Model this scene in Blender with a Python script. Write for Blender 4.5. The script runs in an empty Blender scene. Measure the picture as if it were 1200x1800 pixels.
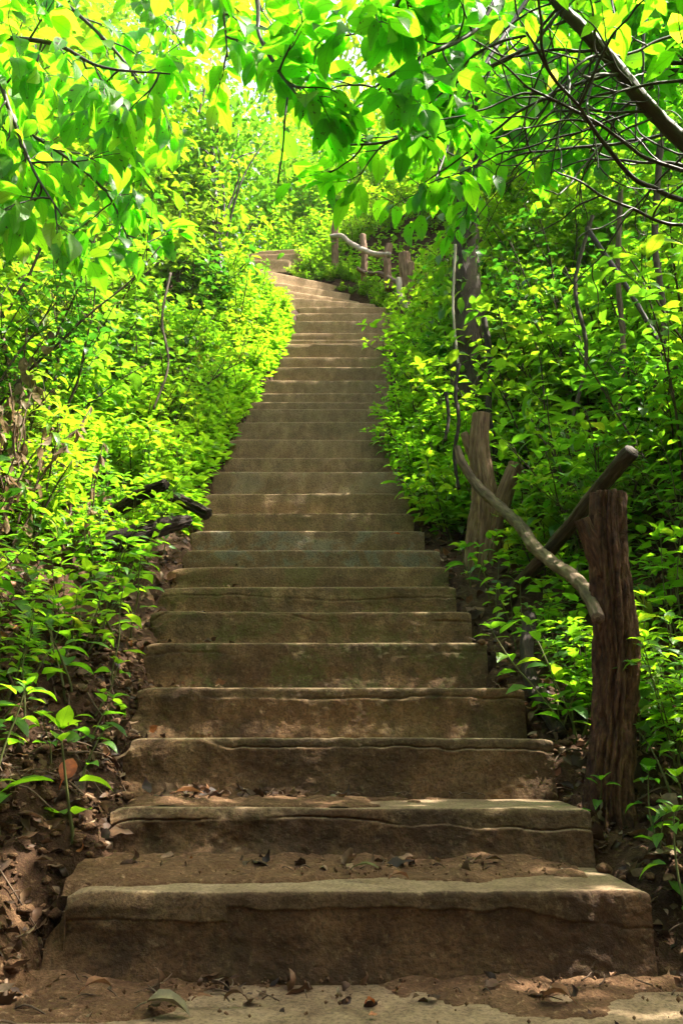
import bpy, math, random
import numpy as np
from mathutils import Vector

random.seed(7)
RNG = np.random.default_rng(11)
R = math.radians
PI = math.pi
sc = bpy.context.scene
COL = sc.collection

# ------------------------------------------------------------------ camera numbers
EYE = 0.456
PITCH = math.atan(390 / 1482)
FPX = 1482.0
CP, SP = math.cos(PITCH), math.sin(PITCH)


def spot(u, v, Y):
    """world point at distance Y in front of the tripod, seen in direction (u, v)"""
    x = (u - 600) / FPX
    y = (900 - v) / FPX
    t = Y / (CP - SP * y)
    return Vector((x * t, Y, EYE + (SP + CP * y) * t))


# ------------------------------------------------------------------ noise
def _hash(ix, iy, iz, seed):
    h = (ix.astype(np.int64) * 374761393 + iy.astype(np.int64) * 668265263 + iz.astype(np.int64) * 2147483647 + seed * 974634541) & 0xFFFFFFFF
    h = ((h ^ (h >> 13)) * 1274126177) & 0xFFFFFFFF
    h = (h ^ (h >> 16)) & 0xFFFFFFFF
    return h.astype(np.float64) / 4294967295.0


def vnoise(x, y, z=0.0, seed=0):
    x, y, z = np.broadcast_arrays(np.asarray(x, float), np.asarray(y, float), np.asarray(z, float))
    fx, fy, fz = np.floor(x), np.floor(y), np.floor(z)
    tx, ty, tz = x - fx, y - fy, z - fz
    tx, ty, tz = [t * t * (3 - 2 * t) for t in (tx, ty, tz)]
    r = 0
    for dx in (0, 1):
        for dy in (0, 1):
            for dz in (0, 1):
                w = (tx if dx else 1 - tx) * (ty if dy else 1 - ty) * (tz if dz else 1 - tz)
                r = r + w * _hash(fx + dx, fy + dy, fz + dz, seed)
    return r * 2 - 1


def fbm(x, y, z=0.0, seed=0, octv=4):
    r, a, f, s = 0, 1.0, 1.0, 0
    for i in range(octv):
        r = r + a * vnoise(np.asarray(x) * f, np.asarray(y) * f, np.asarray(z) * f, seed + i * 17)
        s += a
        a *= .5
        f *= 2.03
    return r / s


def sstep(a, b, x):
    t = np.clip((np.asarray(x, float) - a) / (b - a), 0, 1)
    return t * t * (3 - 2 * t)


# ------------------------------------------------------------------ mesh collecting
class MB:
    """collects vertices and quads/tris for ONE object"""

    def __init__(self):
        self.V, self.Q, self.T, self.uv, self.rnd, self.wc = [], [], [], [], [], []
        self.n = 0

    def add(self, V, Q=None, T=None, uv=None, rnd=0.5, wc=None):
        V = np.asarray(V, np.float32).reshape(-1, 3)
        m = len(V)
        self.V.append(V)
        if Q is not None and len(Q):
            self.Q.append(np.asarray(Q, np.int64).reshape(-1, 4) + self.n)
        if T is not None and len(T):
            self.T.append(np.asarray(T, np.int64).reshape(-1, 3) + self.n)
        self.uv.append(np.zeros((m, 2), np.float32) if uv is None else np.asarray(uv, np.float32))
        self.rnd.append(np.broadcast_to(np.asarray(rnd, np.float32), (m,)))
        self.wc.append(V if wc is None else np.asarray(wc, np.float32))
        self.n += m

    def mesh(self, name, mat, smooth=True):
        V = np.concatenate(self.V)
        Q = np.concatenate(self.Q) if self.Q else np.zeros((0, 4), np.int64)
        T = np.concatenate(self.T) if self.T else np.zeros((0, 3), np.int64)
        me = bpy.data.meshes.new(name)
        me.vertices.add(len(V))
        me.vertices.foreach_set('co', V.ravel())
        li = np.concatenate([Q.ravel(), T.ravel()]).astype(np.int32)
        me.loops.add(len(li))
        me.loops.foreach_set('vertex_index', li)
        np_ = len(Q) + len(T)
        me.polygons.add(np_)
        st = np.concatenate([np.arange(len(Q)) * 4, len(Q) * 4 + np.arange(len(T)) * 3]).astype(np.int32)
        me.polygons.foreach_set('loop_start', st)
        me.update(calc_edges=True)
        me.validate()
        if smooth:
            me.polygons.foreach_set('use_smooth', np.ones(len(me.polygons), bool))
        uvl = me.uv_layers.new(name='UVMap')
        UV = np.concatenate(self.uv)
        lv = np.empty(len(me.loops), np.int32)
        me.loops.foreach_get('vertex_index', lv)
        uvl.data.foreach_set('uv', UV[lv].ravel())
        a = me.attributes.new('rnd', 'FLOAT', 'POINT')
        a.data.foreach_set('value', np.concatenate(self.rnd).astype(np.float32))
        a = me.attributes.new('wc', 'FLOAT_VECTOR', 'POINT')
        a.data.foreach_set('vector', np.concatenate(self.wc).astype(np.float32).ravel())
        me.materials.append(mat)
        return me

    def build(self, name, mat, parent=None, smooth=True):
        o = bpy.data.objects.new(name, self.mesh(name, mat, smooth))
        COL.objects.link(o)
        if parent is not None:
            o.parent = parent
        return o


def tag(o, label=None, cat=None, group=None, kind=None):
    if label:
        o['label'] = label
    if cat:
        o['category'] = cat
    if group:
        o['group'] = group
    if kind:
        o['kind'] = kind
    return o


def empty(name, loc, label=None, cat=None, group=None, rz=0.0):
    o = bpy.data.objects.new(name, None)
    COL.objects.link(o)
    o.location = loc
    o.rotation_euler = (0, 0, rz)
    o.empty_display_size = .1
    return tag(o, label, cat, group)


def rel(pts, org):
    org = Vector(org)
    return [Vector(p) - org for p in pts]


def smooth_path(pts, n):
    """Catmull-Rom through pts, n samples"""
    P = np.array([list(p) for p in pts], float)
    if len(P) == 2:
        t = np.linspace(0, 1, n)[:, None]
        return P[0] * (1 - t) + P[1] * t
    E = np.vstack([2 * P[0] - P[1], P, 2 * P[-1] - P[-2]])
    out = []
    for s in np.linspace(0, len(P) - 1 - 1e-9, n):
        i = int(s)
        t = s - i
        a, b, c, d = E[i], E[i + 1], E[i + 2], E[i + 3]
        out.append(.5 * (2 * b + (c - a) * t + (2 * a - 5 * b + 4 * c - d) * t * t + (3 * b - a - 3 * c + d) * t ** 3))
    return np.array(out)


def tube(mb, pts, radii, sides=6, n=None, rough=0.0, ridge=0.0, seed=0, cap=True, rnd=.5, kf=3.0, lump=0.0):
    P = smooth_path(pts, n or len(pts))
    n = len(P)
    rad = np.interp(np.linspace(0, 1, n), np.linspace(0, 1, len(radii)), radii)
    Tn = np.gradient(P, axis=0)
    Tn /= np.linalg.norm(Tn, axis=1)[:, None] + 1e-9
    ref = np.array([0, 0, 1.0]) if abs(Tn[0][2]) < .9 else np.array([1.0, 0, 0])
    N = np.cross(Tn[0], ref)
    N /= np.linalg.norm(N)
    Ns = []
    for i in range(n):
        N = N - Tn[i] * np.dot(N, Tn[i])
        N /= np.linalg.norm(N) + 1e-9
        Ns.append(N)
    Ns = np.array(Ns)
    Bs = np.cross(Tn, Ns)
    th = np.linspace(0, 2 * PI, sides, endpoint=False)
    s = np.concatenate([[0], np.cumsum(np.linalg.norm(np.diff(P, axis=0), axis=1))])
    c, sn = np.cos(th)[None, :], np.sin(th)[None, :]
    rr = np.repeat(rad[:, None], sides, 1)
    S = np.repeat(s[:, None], sides, 1)
    if ridge or rough or lump:
        rm = float(np.mean(rad))
        if ridge:
            q = fbm(c * kf + 0 * S, sn * kf + 0 * S, S / rm * .25 + seed * 3.1, seed, 3)
            gv = np.clip(1 - np.abs(q) * 5.5, 0, 1)
            q2 = fbm(c * kf * 2.6 + 0 * S, sn * kf * 2.6 + 0 * S, S / rm * .22 + seed * 5.3, seed + 31, 2)
            gv2 = np.clip(1 - np.abs(q2) * 6, 0, 1)
            rr = rr * (1 - ridge * gv - ridge * .45 * gv2 + ridge * .5 * q)
        if rough:
            rr = rr * (1 + rough * fbm(c * kf * 2.5 + 0 * S, sn * kf * 2.5 + 0 * S, S / rm * 1.5 + seed, seed + 5, 3))
        if lump:
            rr = rr * (1 + lump * fbm(c * .8 + 0 * S, sn * .8 + 0 * S, S / rm * .35 + seed * 1.7, seed + 9, 2))
    V = P[:, None, :] + (Ns[:, None, :] * c[..., None] + Bs[:, None, :] * sn[..., None]) * rr[..., None]
    wc = np.stack([c * rad[:, None], sn * rad[:, None], S], -1)
    idx = np.arange(n * sides).reshape(n, sides)
    nx = np.roll(idx, -1, 1)
    Q = np.stack([idx[:-1], nx[:-1], nx[1:], idx[1:]], -1).reshape(-1, 4)
    V = V.reshape(-1, 3)
    wc = wc.reshape(-1, 3)
    T = []
    if cap:
        a = len(V)
        V = np.vstack([V, P[0] - Tn[0] * rad[0] * .05, P[-1] + Tn[-1] * rad[-1] * .05])
        wc = np.vstack([wc, [0, 0, -.2], [0, 0, s[-1] + .2]])
        for i in range(sides):
            j = (i + 1) % sides
            T.append((a, idx[0, j], idx[0, i]))
            T.append((a + 1, idx[-1, i], idx[-1, j]))
    mb.add(V, Q, T, rnd=rnd, wc=wc)
    return P, Tn


# ------------------------------------------------------------------ leaves
LEAF_ROWS = {
    3: (np.array([0, .06, .2, .38, .56, .74, .88, 1.0]), np.array([.02, .36, .84, 1.0, .9, .56, .24, .0])),
    2: (np.array([0, .18, .45, .75, 1.0]), np.array([.04, .8, 1.0, .5, .0])),
    1: (np.array([0, .4, 1.0]), np.array([.06, 1.0, .0])),
}


def leaves(mb, P, D, N, L, W=.42, bend=.8, fold=.25, rnd=.5, detail=2, wave=0.0):
    """P base points, D directions, N face normals, L lengths; W half-width is W*L/2"""
    P, D, N = [np.asarray(a, float).reshape(-1, 3) for a in (P, D, N)]
    n = len(P)
    if n == 0:
        return
    L = np.broadcast_to(np.asarray(L, float), (n,))
    W = np.broadcast_to(np.asarray(W, float), (n,))
    bend = np.broadcast_to(np.asarray(bend, float), (n,)) + 1e-4
    fold = np.broadcast_to(np.asarray(fold, float), (n,))
    rnd = np.broadcast_to(np.asarray(rnd, float), (n,))
    D = D / (np.linalg.norm(D, axis=1)[:, None] + 1e-9)
    N = N - D * np.sum(N * D, 1)[:, None]
    N = N / (np.linalg.norm(N, axis=1)[:, None] + 1e-9)
    X = np.cross(D, N)
    t, w = LEAF_ROWS[detail]
    m = len(t)
    bt = bend[:, None] * t[None]
    y = L[:, None] * np.sin(bt) / bend[:, None]
    z = -L[:, None] * (1 - np.cos(bt)) / bend[:, None]
    C = P[:, None, :] + D[:, None, :] * y[..., None] + N[:, None, :] * z[..., None]
    nl = D[:, None, :] * np.sin(bt)[..., None] + N[:, None, :] * np.cos(bt)[..., None]
    off = (W * L * .5)[:, None] * w[None]
    side = []
    for sg in (-1, 1):
        wz = fold[:, None] * off
        if wave:
            wz = wz + wave * off * np.sin(t[None] * 9 + sg * 1.3 + rnd[:, None] * 40)
        side.append(C + X[:, None, :] * (sg * off)[..., None] + nl * wz[..., None])
    V = np.stack([side[0], C, side[1]], 2)            # n, m, 3cols, 3
    uv = np.zeros((n, m, 3, 2))
    uv[..., 1] = t[None, :, None]
    uv[:, :, 0, 0] = .5 - .5 * w
    uv[:, :, 1, 0] = .5
    uv[:, :, 2, 0] = .5 + .5 * w
    base = (np.arange(n) * m * 3)[:, None]
    q = []
    for i in range(m - 2):
        for j in (0, 1):
            a = i * 3 + j
            q.append((a, a + 1, a + 4, a + 3))
    q = np.array(q)
    Q = (base[:, :, None] + q[None]).reshape(-1, 4)
    k = (m - 2) * 3
    tr = np.array([(k, k + 1, k + 4), (k + 1, k + 2, k + 4)])
    T = (base[:, :, None] + tr[None]).reshape(-1, 3)
    mb.add(V.reshape(-1, 3), Q, T, uv=uv.reshape(-1, 2), rnd=np.repeat(rnd, m * 3))


def runit(n, rng):
    a = rng.normal(size=(n, 3))
    return a / np.linalg.norm(a, axis=1)[:, None]


# ------------------------------------------------------------------ materials
def newmat(name):
    m = bpy.data.materials.new(name)
    m.use_nodes = True
    nt = m.node_tree
    nt.nodes.clear()
    out = nt.nodes.new('ShaderNodeOutputMaterial')
    return m, nt, out


def nd(nt, t, **kw):
    n = nt.nodes.new('ShaderNode' + t)
    for k, v in kw.items():
        setattr(n, k, v)
    return n


def ramp(nt, stops, src, interp='LINEAR'):
    r = nt.nodes.new('ShaderNodeValToRGB')
    r.color_ramp.interpolation = interp
    e = r.color_ramp.elements
    while len(e) < len(stops):
        e.new(.5)
    for i, (p, c) in enumerate(stops):
        e[i].position = p
        e[i].color = (*c, 1)
    nt.links.new(src, r.inputs[0])
    return r.outputs[0]


def mixc(nt, f, a, b, mode='MIX'):
    n = nt.nodes.new('ShaderNodeMix')
    n.data_type = 'RGBA'
    n.blend_type = mode
    for s, v in ((n.inputs[0], f), (n.inputs[6], a), (n.inputs[7], b)):
        if isinstance(v, (int, float)):
            s.default_value = v
        elif isinstance(v, tuple):
            s.default_value = (*v, 1)
        else:
            nt.links.new(v, s)
    return n.outputs[2]


def mth(nt, op, a, b=None, c=None, clamp=False):
    n = nt.nodes.new('ShaderNodeMath')
    n.operation = op
    n.use_clamp = clamp
    for s, v in zip(n.inputs, (a, b, c)):
        if v is None:
            continue
        if isinstance(v, (int, float)):
            s.default_value = v
        else:
            nt.links.new(v, s)
    return n.outputs[0]


def mrange(nt, v, a, b, c=0.0, d=1.0, smooth=True):
    n = nt.nodes.new('ShaderNodeMapRange')
    n.interpolation_type = 'SMOOTHSTEP' if smooth else 'LINEAR'
    nt.links.new(v, n.inputs[0])
    for i, x in enumerate((a, b, c, d)):
        n.inputs[1 + i].default_value = x
    return n.outputs[0]


def noise(nt, vec, scale, detail=4, rough=.55, dist=0.0):
    n = nt.nodes.new('ShaderNodeTexNoise')
    n.inputs['Scale'].default_value = scale
    n.inputs['Detail'].default_value = detail
    n.inputs['Roughness'].default_value = rough
    n.inputs['Distortion'].default_value = dist
    if vec is not None:
        nt.links.new(vec, n.inputs['Vector'])
    return n.outputs[0]


def attr(nt, name, typ='GEOMETRY', out='Fac'):
    n = nt.nodes.new('ShaderNodeAttribute')
    n.attribute_type = typ
    n.attribute_name = name
    return n.outputs[out]


def leaf_mat(name, refl, trans, rough=.38, tmix=.5, spots=True, gloss=.5):
    m, nt, out = newmat(name)
    rn = attr(nt, 'rnd')
    oi = nd(nt, 'ObjectInfo')
    # per-leaf and per-plant hue
    rr = mth(nt, 'ADD', mth(nt, 'MULTIPLY', rn, .55), mth(nt, 'MULTIPLY', oi.outputs['Random'], .45))
    cr = ramp(nt, refl, rr)
    ct = ramp(nt, trans, rr)
    uvn = nd(nt, 'UVMap')
    sep = nd(nt, 'SeparateXYZ')
    nt.links.new(uvn.outputs[0], sep.inputs[0])
    ax = mth(nt, 'ABSOLUTE', mth(nt, 'SUBTRACT', sep.outputs[0], .5))
    mid = mrange(nt, ax, .012, .04, 1, 0)
    ph = mth(nt, 'SUBTRACT', mth(nt, 'MULTIPLY', sep.outputs[1], 8.5), mth(nt, 'MULTIPLY', ax, 5.0))
    fr = mth(nt, 'ABSOLUTE', mth(nt, 'SUBTRACT', mth(nt, 'FRACT', ph), .5))
    vein = mrange(nt, fr, .02, .1, .75, 0)
    vm = mth(nt, 'MAXIMUM', mid, vein)
    cr = mixc(nt, mth(nt, 'MULTIPLY', vm, .35), cr, (.16, .30, .06))
    ct = mixc(nt, mth(nt, 'MULTIPLY', vm, .75), ct, mixc(nt, 1.0, ct, (.55, .62, .4), 'MULTIPLY'))
    tc = nd(nt, 'TexCoord')
    if spots:
        ns = noise(nt, tc.outputs['Object'], 55, 3, .5)
        sp = mrange(nt, ns, .655, .70, 0, .9)
        cr = mixc(nt, sp, cr, (.05, .03, .01))
        ct = mixc(nt, sp, ct, (.08, .05, .01))
    mott = noise(nt, tc.outputs['Object'], 24, 3, .6)
    mv = mrange(nt, mott, .3, .7, .78, 1.15)
    cr = mixc(nt, 1.0, cr, nd_rgb(nt, mv), 'MULTIPLY')
    bs = nd(nt, 'BsdfPrincipled')
    nt.links.new(cr, bs.inputs['Base Color'])
    bs.inputs['Roughness'].default_value = rough
    bs.inputs['Specular IOR Level'].default_value = gloss
    bp = nd(nt, 'Bump')
    bp.inputs['Strength'].default_value = .35
    bp.inputs['Distance'].default_value = .002
    nt.links.new(mth(nt, 'SUBTRACT', 1.0, vm), bp.inputs['Height'])
    nt.links.new(bp.outputs[0], bs.inputs['Normal'])
    tr = nd(nt, 'BsdfTranslucent')
    nt.links.new(ct, tr.inputs[0])
    mx = nd(nt, 'MixShader')
    mx.inputs[0].default_value = tmix
    nt.links.new(bs.outputs[0], mx.inputs[1])
    nt.links.new(tr.outputs[0], mx.inputs[2])
    nt.links.new(mx.outputs[0], out.inputs[0])
    return m


def nd_rgb(nt, v):
    n = nd(nt, 'CombineColor')
    for i in range(3):
        nt.links.new(v, n.inputs[i])
    return n.outputs[0]


def bark_mat(name, stops, rough=.8, stretch=6.0, scale=60, bump=.6, dist=.006, moss=0.0, spec=.3):
    m, nt, out = newmat(name)
    wc = attr(nt, 'wc', out='Vector')
    mp = nd(nt, 'Mapping')
    mp.inputs['Scale'].default_value = (1, 1, 1 / stretch)
    nt.links.new(wc, mp.inputs[0])
    n1 = noise(nt, mp.outputs[0], scale, 6, .62, .4)
    n2 = noise(nt, wc, scale * .12, 4, .6)
    n3 = noise(nt, mp.outputs[0], scale * 3, 3, .6)
    k = mth(nt, 'ADD', mth(nt, 'MULTIPLY', n1, .65), mth(nt, 'ADD', mth(nt, 'MULTIPLY', n2, .3), mth(nt, 'MULTIPLY', n3, .12)))
    c = ramp(nt, stops, k)
    if moss:
        mk = mrange(nt, noise(nt, wc, 9, 4, .7), .52, .62, 0, moss)
        c = mixc(nt, mk, c, (.045, .06, .012))
    bs = nd(nt, 'BsdfPrincipled')
    nt.links.new(c, bs.inputs['Base Color'])
    bs.inputs['Roughness'].default_value = rough
    bs.inputs['Specular IOR Level'].default_value = spec
    bp = nd(nt, 'Bump')
    bp.inputs['Strength'].default_value = bump
    bp.inputs['Distance'].default_value = dist
    nt.links.new(mth(nt, 'ADD', n1, mth(nt, 'MULTIPLY', n3, .4)), bp.inputs['Height'])
    nt.links.new(bp.outputs[0], bs.inputs['Normal'])
    nt.links.new(bs.outputs[0], out.inputs[0])
    return m


def soil_mat(name, a, b, c, dry, scale=1.0):
    m, nt, out = newmat(name)
    g = nd(nt, 'NewGeometry')
    p = g.outputs['Position']
    n1 = noise(nt, p, 4.5 * scale, 6, .65)
    n2 = noise(nt, p, 38 * scale, 5, .65)
    n3 = noise(nt, p, 190, 3, .6)
    col = ramp(nt, [(.3, a), (.5, b), (.72, c)], mth(nt, 'ADD', mth(nt, 'MULTIPLY', n1, .5), mth(nt, 'MULTIPLY', n2, .5)))
    col = mixc(nt, mrange(nt, n2, .56, .72, 0, .6), col, dry)
    col = mixc(nt, mrange(nt, n3, .3, .75, .35, 0), col, (.015, .009, .005))
    bs = nd(nt, 'BsdfPrincipled')
    nt.links.new(col, bs.inputs['Base Color'])
    bs.inputs['Roughness'].default_value = .92
    bs.inputs['Specular IOR Level'].default_value = .2
    bp = nd(nt, 'Bump')
    bp.inputs['Strength'].default_value = .9
    bp.inputs['Distance'].default_value = .012
    nt.links.new(mth(nt, 'ADD', n2, mth(nt, 'MULTIPLY', n3, .4)), bp.inputs['Height'])
    nt.links.new(bp.outputs[0], bs.inputs['Normal'])
    nt.links.new(bs.outputs[0], out.inputs[0])
    return m


def step_mat():
    m, nt, out = newmat('weathered_concrete')
    g = nd(nt, 'NewGeometry')
    p = g.outputs['Position']
    mp = nd(nt, 'Mapping')
    mp.inputs['Scale'].default_value = (1, 1, .45)
    nt.links.new(p, mp.inputs[0])
    n1 = noise(nt, p, 3.4, 6, .65, .3)
    n2 = noise(nt, mp.outputs[0], 17, 6, .68)
    n3 = noise(nt, p, 140, 4, .7)
    n4 = noise(nt, p, 7.5, 5, .7, .6)
    skim = attr(nt, 'rnd')
    k = mth(nt, 'ADD', mth(nt, 'MULTIPLY', n1, .45), mth(nt, 'MULTIPLY', n2, .55))
    core = ramp(nt, [(.30, (.054, .023, .0085)), (.46, (.135, .066, .026)), (.58, (.225, .122, .052)), (.72, (.36, .225, .112))], k)
    top = ramp(nt, [(.30, (.076, .044, .018)), (.5, (.165, .102, .046)), (.68, (.275, .18, .09))], k)
    col = mixc(nt, skim, core, top)
    # dark algae film and green moss, stronger on the steps that carry it
    al = mrange(nt, n4, .44, .66, 0, .62)
    col = mixc(nt, al, col, (.032, .022, .011))
    ms = attr(nt, 'moss', 'OBJECT')
    mk = mth(nt, 'MULTIPLY', mrange(nt, noise(nt, p, 5.2, 6, .72), .47, .60, 0, 1), ms)
    mk = mth(nt, 'MULTIPLY', mk, mrange(nt, n3, .35, .6, .35, 1))
    col = mixc(nt, mk, col, (.062, .072, .012))
    te = mth(nt, 'MULTIPLY', mrange(nt, n4, .40, .56, 1, 0), attr(nt, 'teal', 'OBJECT'))
    col = mixc(nt, mth(nt, 'MULTIPLY', te, .6), col, (.09, .145, .125))
    dshade = mth(nt, 'MULTIPLY', attr(nt, 'damp_shade', 'OBJECT'), mrange(nt, n1, .30, .62, 1.0, .45))  # damp film that also paints in the deep shade of the lowest steps
    col = mixc(nt, dshade, col, (.034, .0155, .0062))
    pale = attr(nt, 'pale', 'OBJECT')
    col = mixc(nt, mth(nt, 'MULTIPLY', pale, .75), col, ramp(nt, [(.3, (.31, .185, .082)), (.7, (.62, .43, .235))], k))  # lighter mix that stands in for daylight farther up the flight
    # trodden dust on the upward faces
    sp = nd(nt, 'SeparateXYZ')
    nt.links.new(g.outputs['Normal'], sp.inputs[0])
    up = mrange(nt, sp.outputs[2], .6, .95, 0, 1)
    dust = ramp(nt, [(.35, (.12, .073, .038)), (.5, (.25, .17, .095)), (.7, (.38, .28, .17))], k)
    col = mixc(nt, mth(nt, 'MULTIPLY', up, .9), col, dust)
    col = mixc(nt, mrange(nt, n3, .36, .56, .6, 0), col, (.03, .018, .008))
    n5 = noise(nt, p, 62, 5, .7)
    col = mixc(nt, mrange(nt, n5, .56, .70, 0, .32), col, (.33, .24, .13))
    bs = nd(nt, 'BsdfPrincipled')
    nt.links.new(col, bs.inputs['Base Color'])
    bs.inputs['Roughness'].default_value = .86
    bs.inputs['Specular IOR Level'].default_value = .3
    bp = nd(nt, 'Bump')
    bp.inputs['Strength'].default_value = .75
    bp.inputs['Distance'].default_value = .007
    nt.links.new(mth(nt, 'ADD', mth(nt, 'MULTIPLY', n2, .6), mth(nt, 'ADD', mth(nt, 'MULTIPLY', n3, .5), mth(nt, 'MULTIPLY', n5, .6))), bp.inputs['Height'])
    nt.links.new(bp.outputs[0], bs.inputs['Normal'])
    nt.links.new(bs.outputs[0], out.inputs[0])
    return m


def dry_mat(name, stops, tmix=.25):
    m, nt, out = newmat(name)
    c = ramp(nt, stops, attr(nt, 'rnd'))
    tc = nd(nt, 'TexCoord')
    n = noise(nt, tc.outputs['Object'], 45, 4, .65)
    c = mixc(nt, mrange(nt, n, .4, .7, .5, 0), c, (.02, .011, .006))
    bs = nd(nt, 'BsdfPrincipled')
    nt.links.new(c, bs.inputs['Base Color'])
    bs.inputs['Roughness'].default_value = .6
    bs.inputs['Specular IOR Level'].default_value = .35
    tr = nd(nt, 'BsdfTranslucent')
    nt.links.new(c, tr.inputs[0])
    mx = nd(nt, 'MixShader')
    mx.inputs[0].default_value = tmix
    nt.links.new(bs.outputs[0], mx.inputs[1])
    nt.links.new(tr.outputs[0], mx.inputs[2])
    nt.links.new(mx.outputs[0], out.inputs[0])
    return m


M = {}
M['leaf'] = leaf_mat('green_leaf',
                     [(0, (.018, .075, .012)), (.35, (.035, .13, .014)), (.65, (.07, .19, .016)), (.9, (.13, .25, .02)), (1, (.25, .27, .03))],
                     [(0, (.08, .31, .015)), (.35, (.17, .46, .015)), (.65, (.30, .58, .015)), (.9, (.50, .68, .02)), (1, (.72, .66, .04))])
M['fresh'] = leaf_mat('fresh_leaf',
                      [(0, (.04, .14, .014)), (.4, (.07, .20, .018)), (.8, (.12, .26, .02)), (1, (.24, .29, .03))],
                      [(0, (.14, .44, .012)), (.4, (.26, .60, .012)), (.8, (.43, .70, .016)), (1, (.70, .70, .04))], tmix=.55)
M['canopy'] = leaf_mat('canopy_leaf',
                       [(0, (.03, .11, .012)), (.4, (.06, .18, .015)), (.8, (.12, .25, .02)), (1, (.30, .28, .04))],
                       [(0, (.09, .45, .01)), (.4, (.18, .65, .010)), (.8, (.32, .79, .012)), (.94, (.55, .82, .025)), (1, (.86, .66, .08))], tmix=.68, rough=.42)
M['stem'] = bark_mat('green_stem', [(.3, (.05, .05, .015)), (.7, (.12, .13, .035))], scale=120, bump=.2, dist=.001)
M['woody'] = bark_mat('woody_twig', [(.3, (.022, .014, .009)), (.55, (.06, .04, .025)), (.8, (.13, .095, .06))], scale=140, bump=.4, dist=.002)
M['darktwig'] = bark_mat('dark_wet_twig', [(.3, (.010, .006, .004)), (.55, (.030, .017, .011)), (.8, (.075, .045, .03))], scale=120, bump=.5, dist=.003, spec=.45, rough=.6)
M['post'] = bark_mat('weathered_post_wood', [(.34, (.010, .005, .003)), (.46, (.052, .022, .010)), (.58, (.125, .058, .026)), (.74, (.27, .15, .075))], stretch=4, scale=95, bump=1.0, dist=.012)
M['darkpost'] = bark_mat('dark_damp_log_wood', [(.34, (.008, .005, .004)), (.48, (.03, .017, .011)), (.62, (.07, .042, .027)), (.78, (.17, .115, .08))], stretch=7, scale=70, bump=1.0, dist=.010, rough=.65)
M['redpost'] = bark_mat('red_brown_post_wood', [(.34, (.025, .012, .007)), (.46, (.125, .066, .034)), (.58, (.24, .14, .078)), (.74, (.40, .27, .17))], stretch=11, scale=70, bump=1.0, dist=.012)
M['rail'] = bark_mat('peeled_rail_wood', [(.34, (.025, .015, .009)), (.47, (.075, .046, .027)), (.6, (.16, .105, .064)), (.76, (.32, .235, .16))], stretch=7, scale=55, bump=.6, dist=.004)
M['burnt'] = bark_mat('charred_log_wood', [(.3, (.006, .004, .003)), (.5, (.022, .014, .010)), (.7, (.07, .045, .032))], stretch=9, scale=60, bump=1.0, dist=.012, spec=.25, rough=.8)
M['pale'] = bark_mat('pale_rail_wood', [(.3, (.16, .12, .085)), (.5, (.34, .27, .20)), (.75, (.55, .48, .40))], stretch=7, scale=50, bump=.5, dist=.004)
M['bark'] = bark_mat('tree_bark', [(.3, (.010, .006, .004)), (.5, (.038, .022, .013)), (.72, (.10, .066, .042))], stretch=4, scale=38, bump=1.0, dist=.015, moss=.5)
M['soil'] = soil_mat('forest_soil', (.016, .008, .0035), (.052, .025, .011), (.12, .064, .030), (.21, .125, .062))
M['drift'] = soil_mat('crumbly_soil', (.05, .024, .011), (.14, .073, .034), (.26, .15, .077), (.38, .25, .14), 2)
M['step'] = step_mat()
M['litter'] = dry_mat('dry_litter_leaf', [(0, (.03, .016, .01)), (.3, (.075, .036, .018)), (.55, (.15, .075, .035)), (.8, (.28, .17, .09)), (.95, (.40, .30, .19)), (1, (.42, .13, .03))])
M['withered'] = dry_mat('withered_hanging_leaf', [(0, (.09, .05, .022)), (.4, (.22, .13, .06)), (.75, (.40, .27, .14)), (1, (.56, .44, .28))], .45)
M['autumn'] = dry_mat('orange_leaf', [(0, (.42, .08, .015)), (1, (.50, .14, .02))], .45)
M['yellow'] = dry_mat('yellow_leaf', [(0, (.55, .34, .03)), (1, (.65, .45, .05))], .4)
M['curl'] = dry_mat('curled_grey_leaf', [(0, (.15, .13, .06)), (1, (.24, .20, .11))], .1)
M['olive'] = dry_mat('olive_leaf', [(0, (.10, .11, .03)), (1, (.15, .15, .05))], .3)
M['rust'] = dry_mat('rust_leaf', [(0, (.20, .075, .03)), (1, (.36, .17, .075))], .3)

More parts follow.
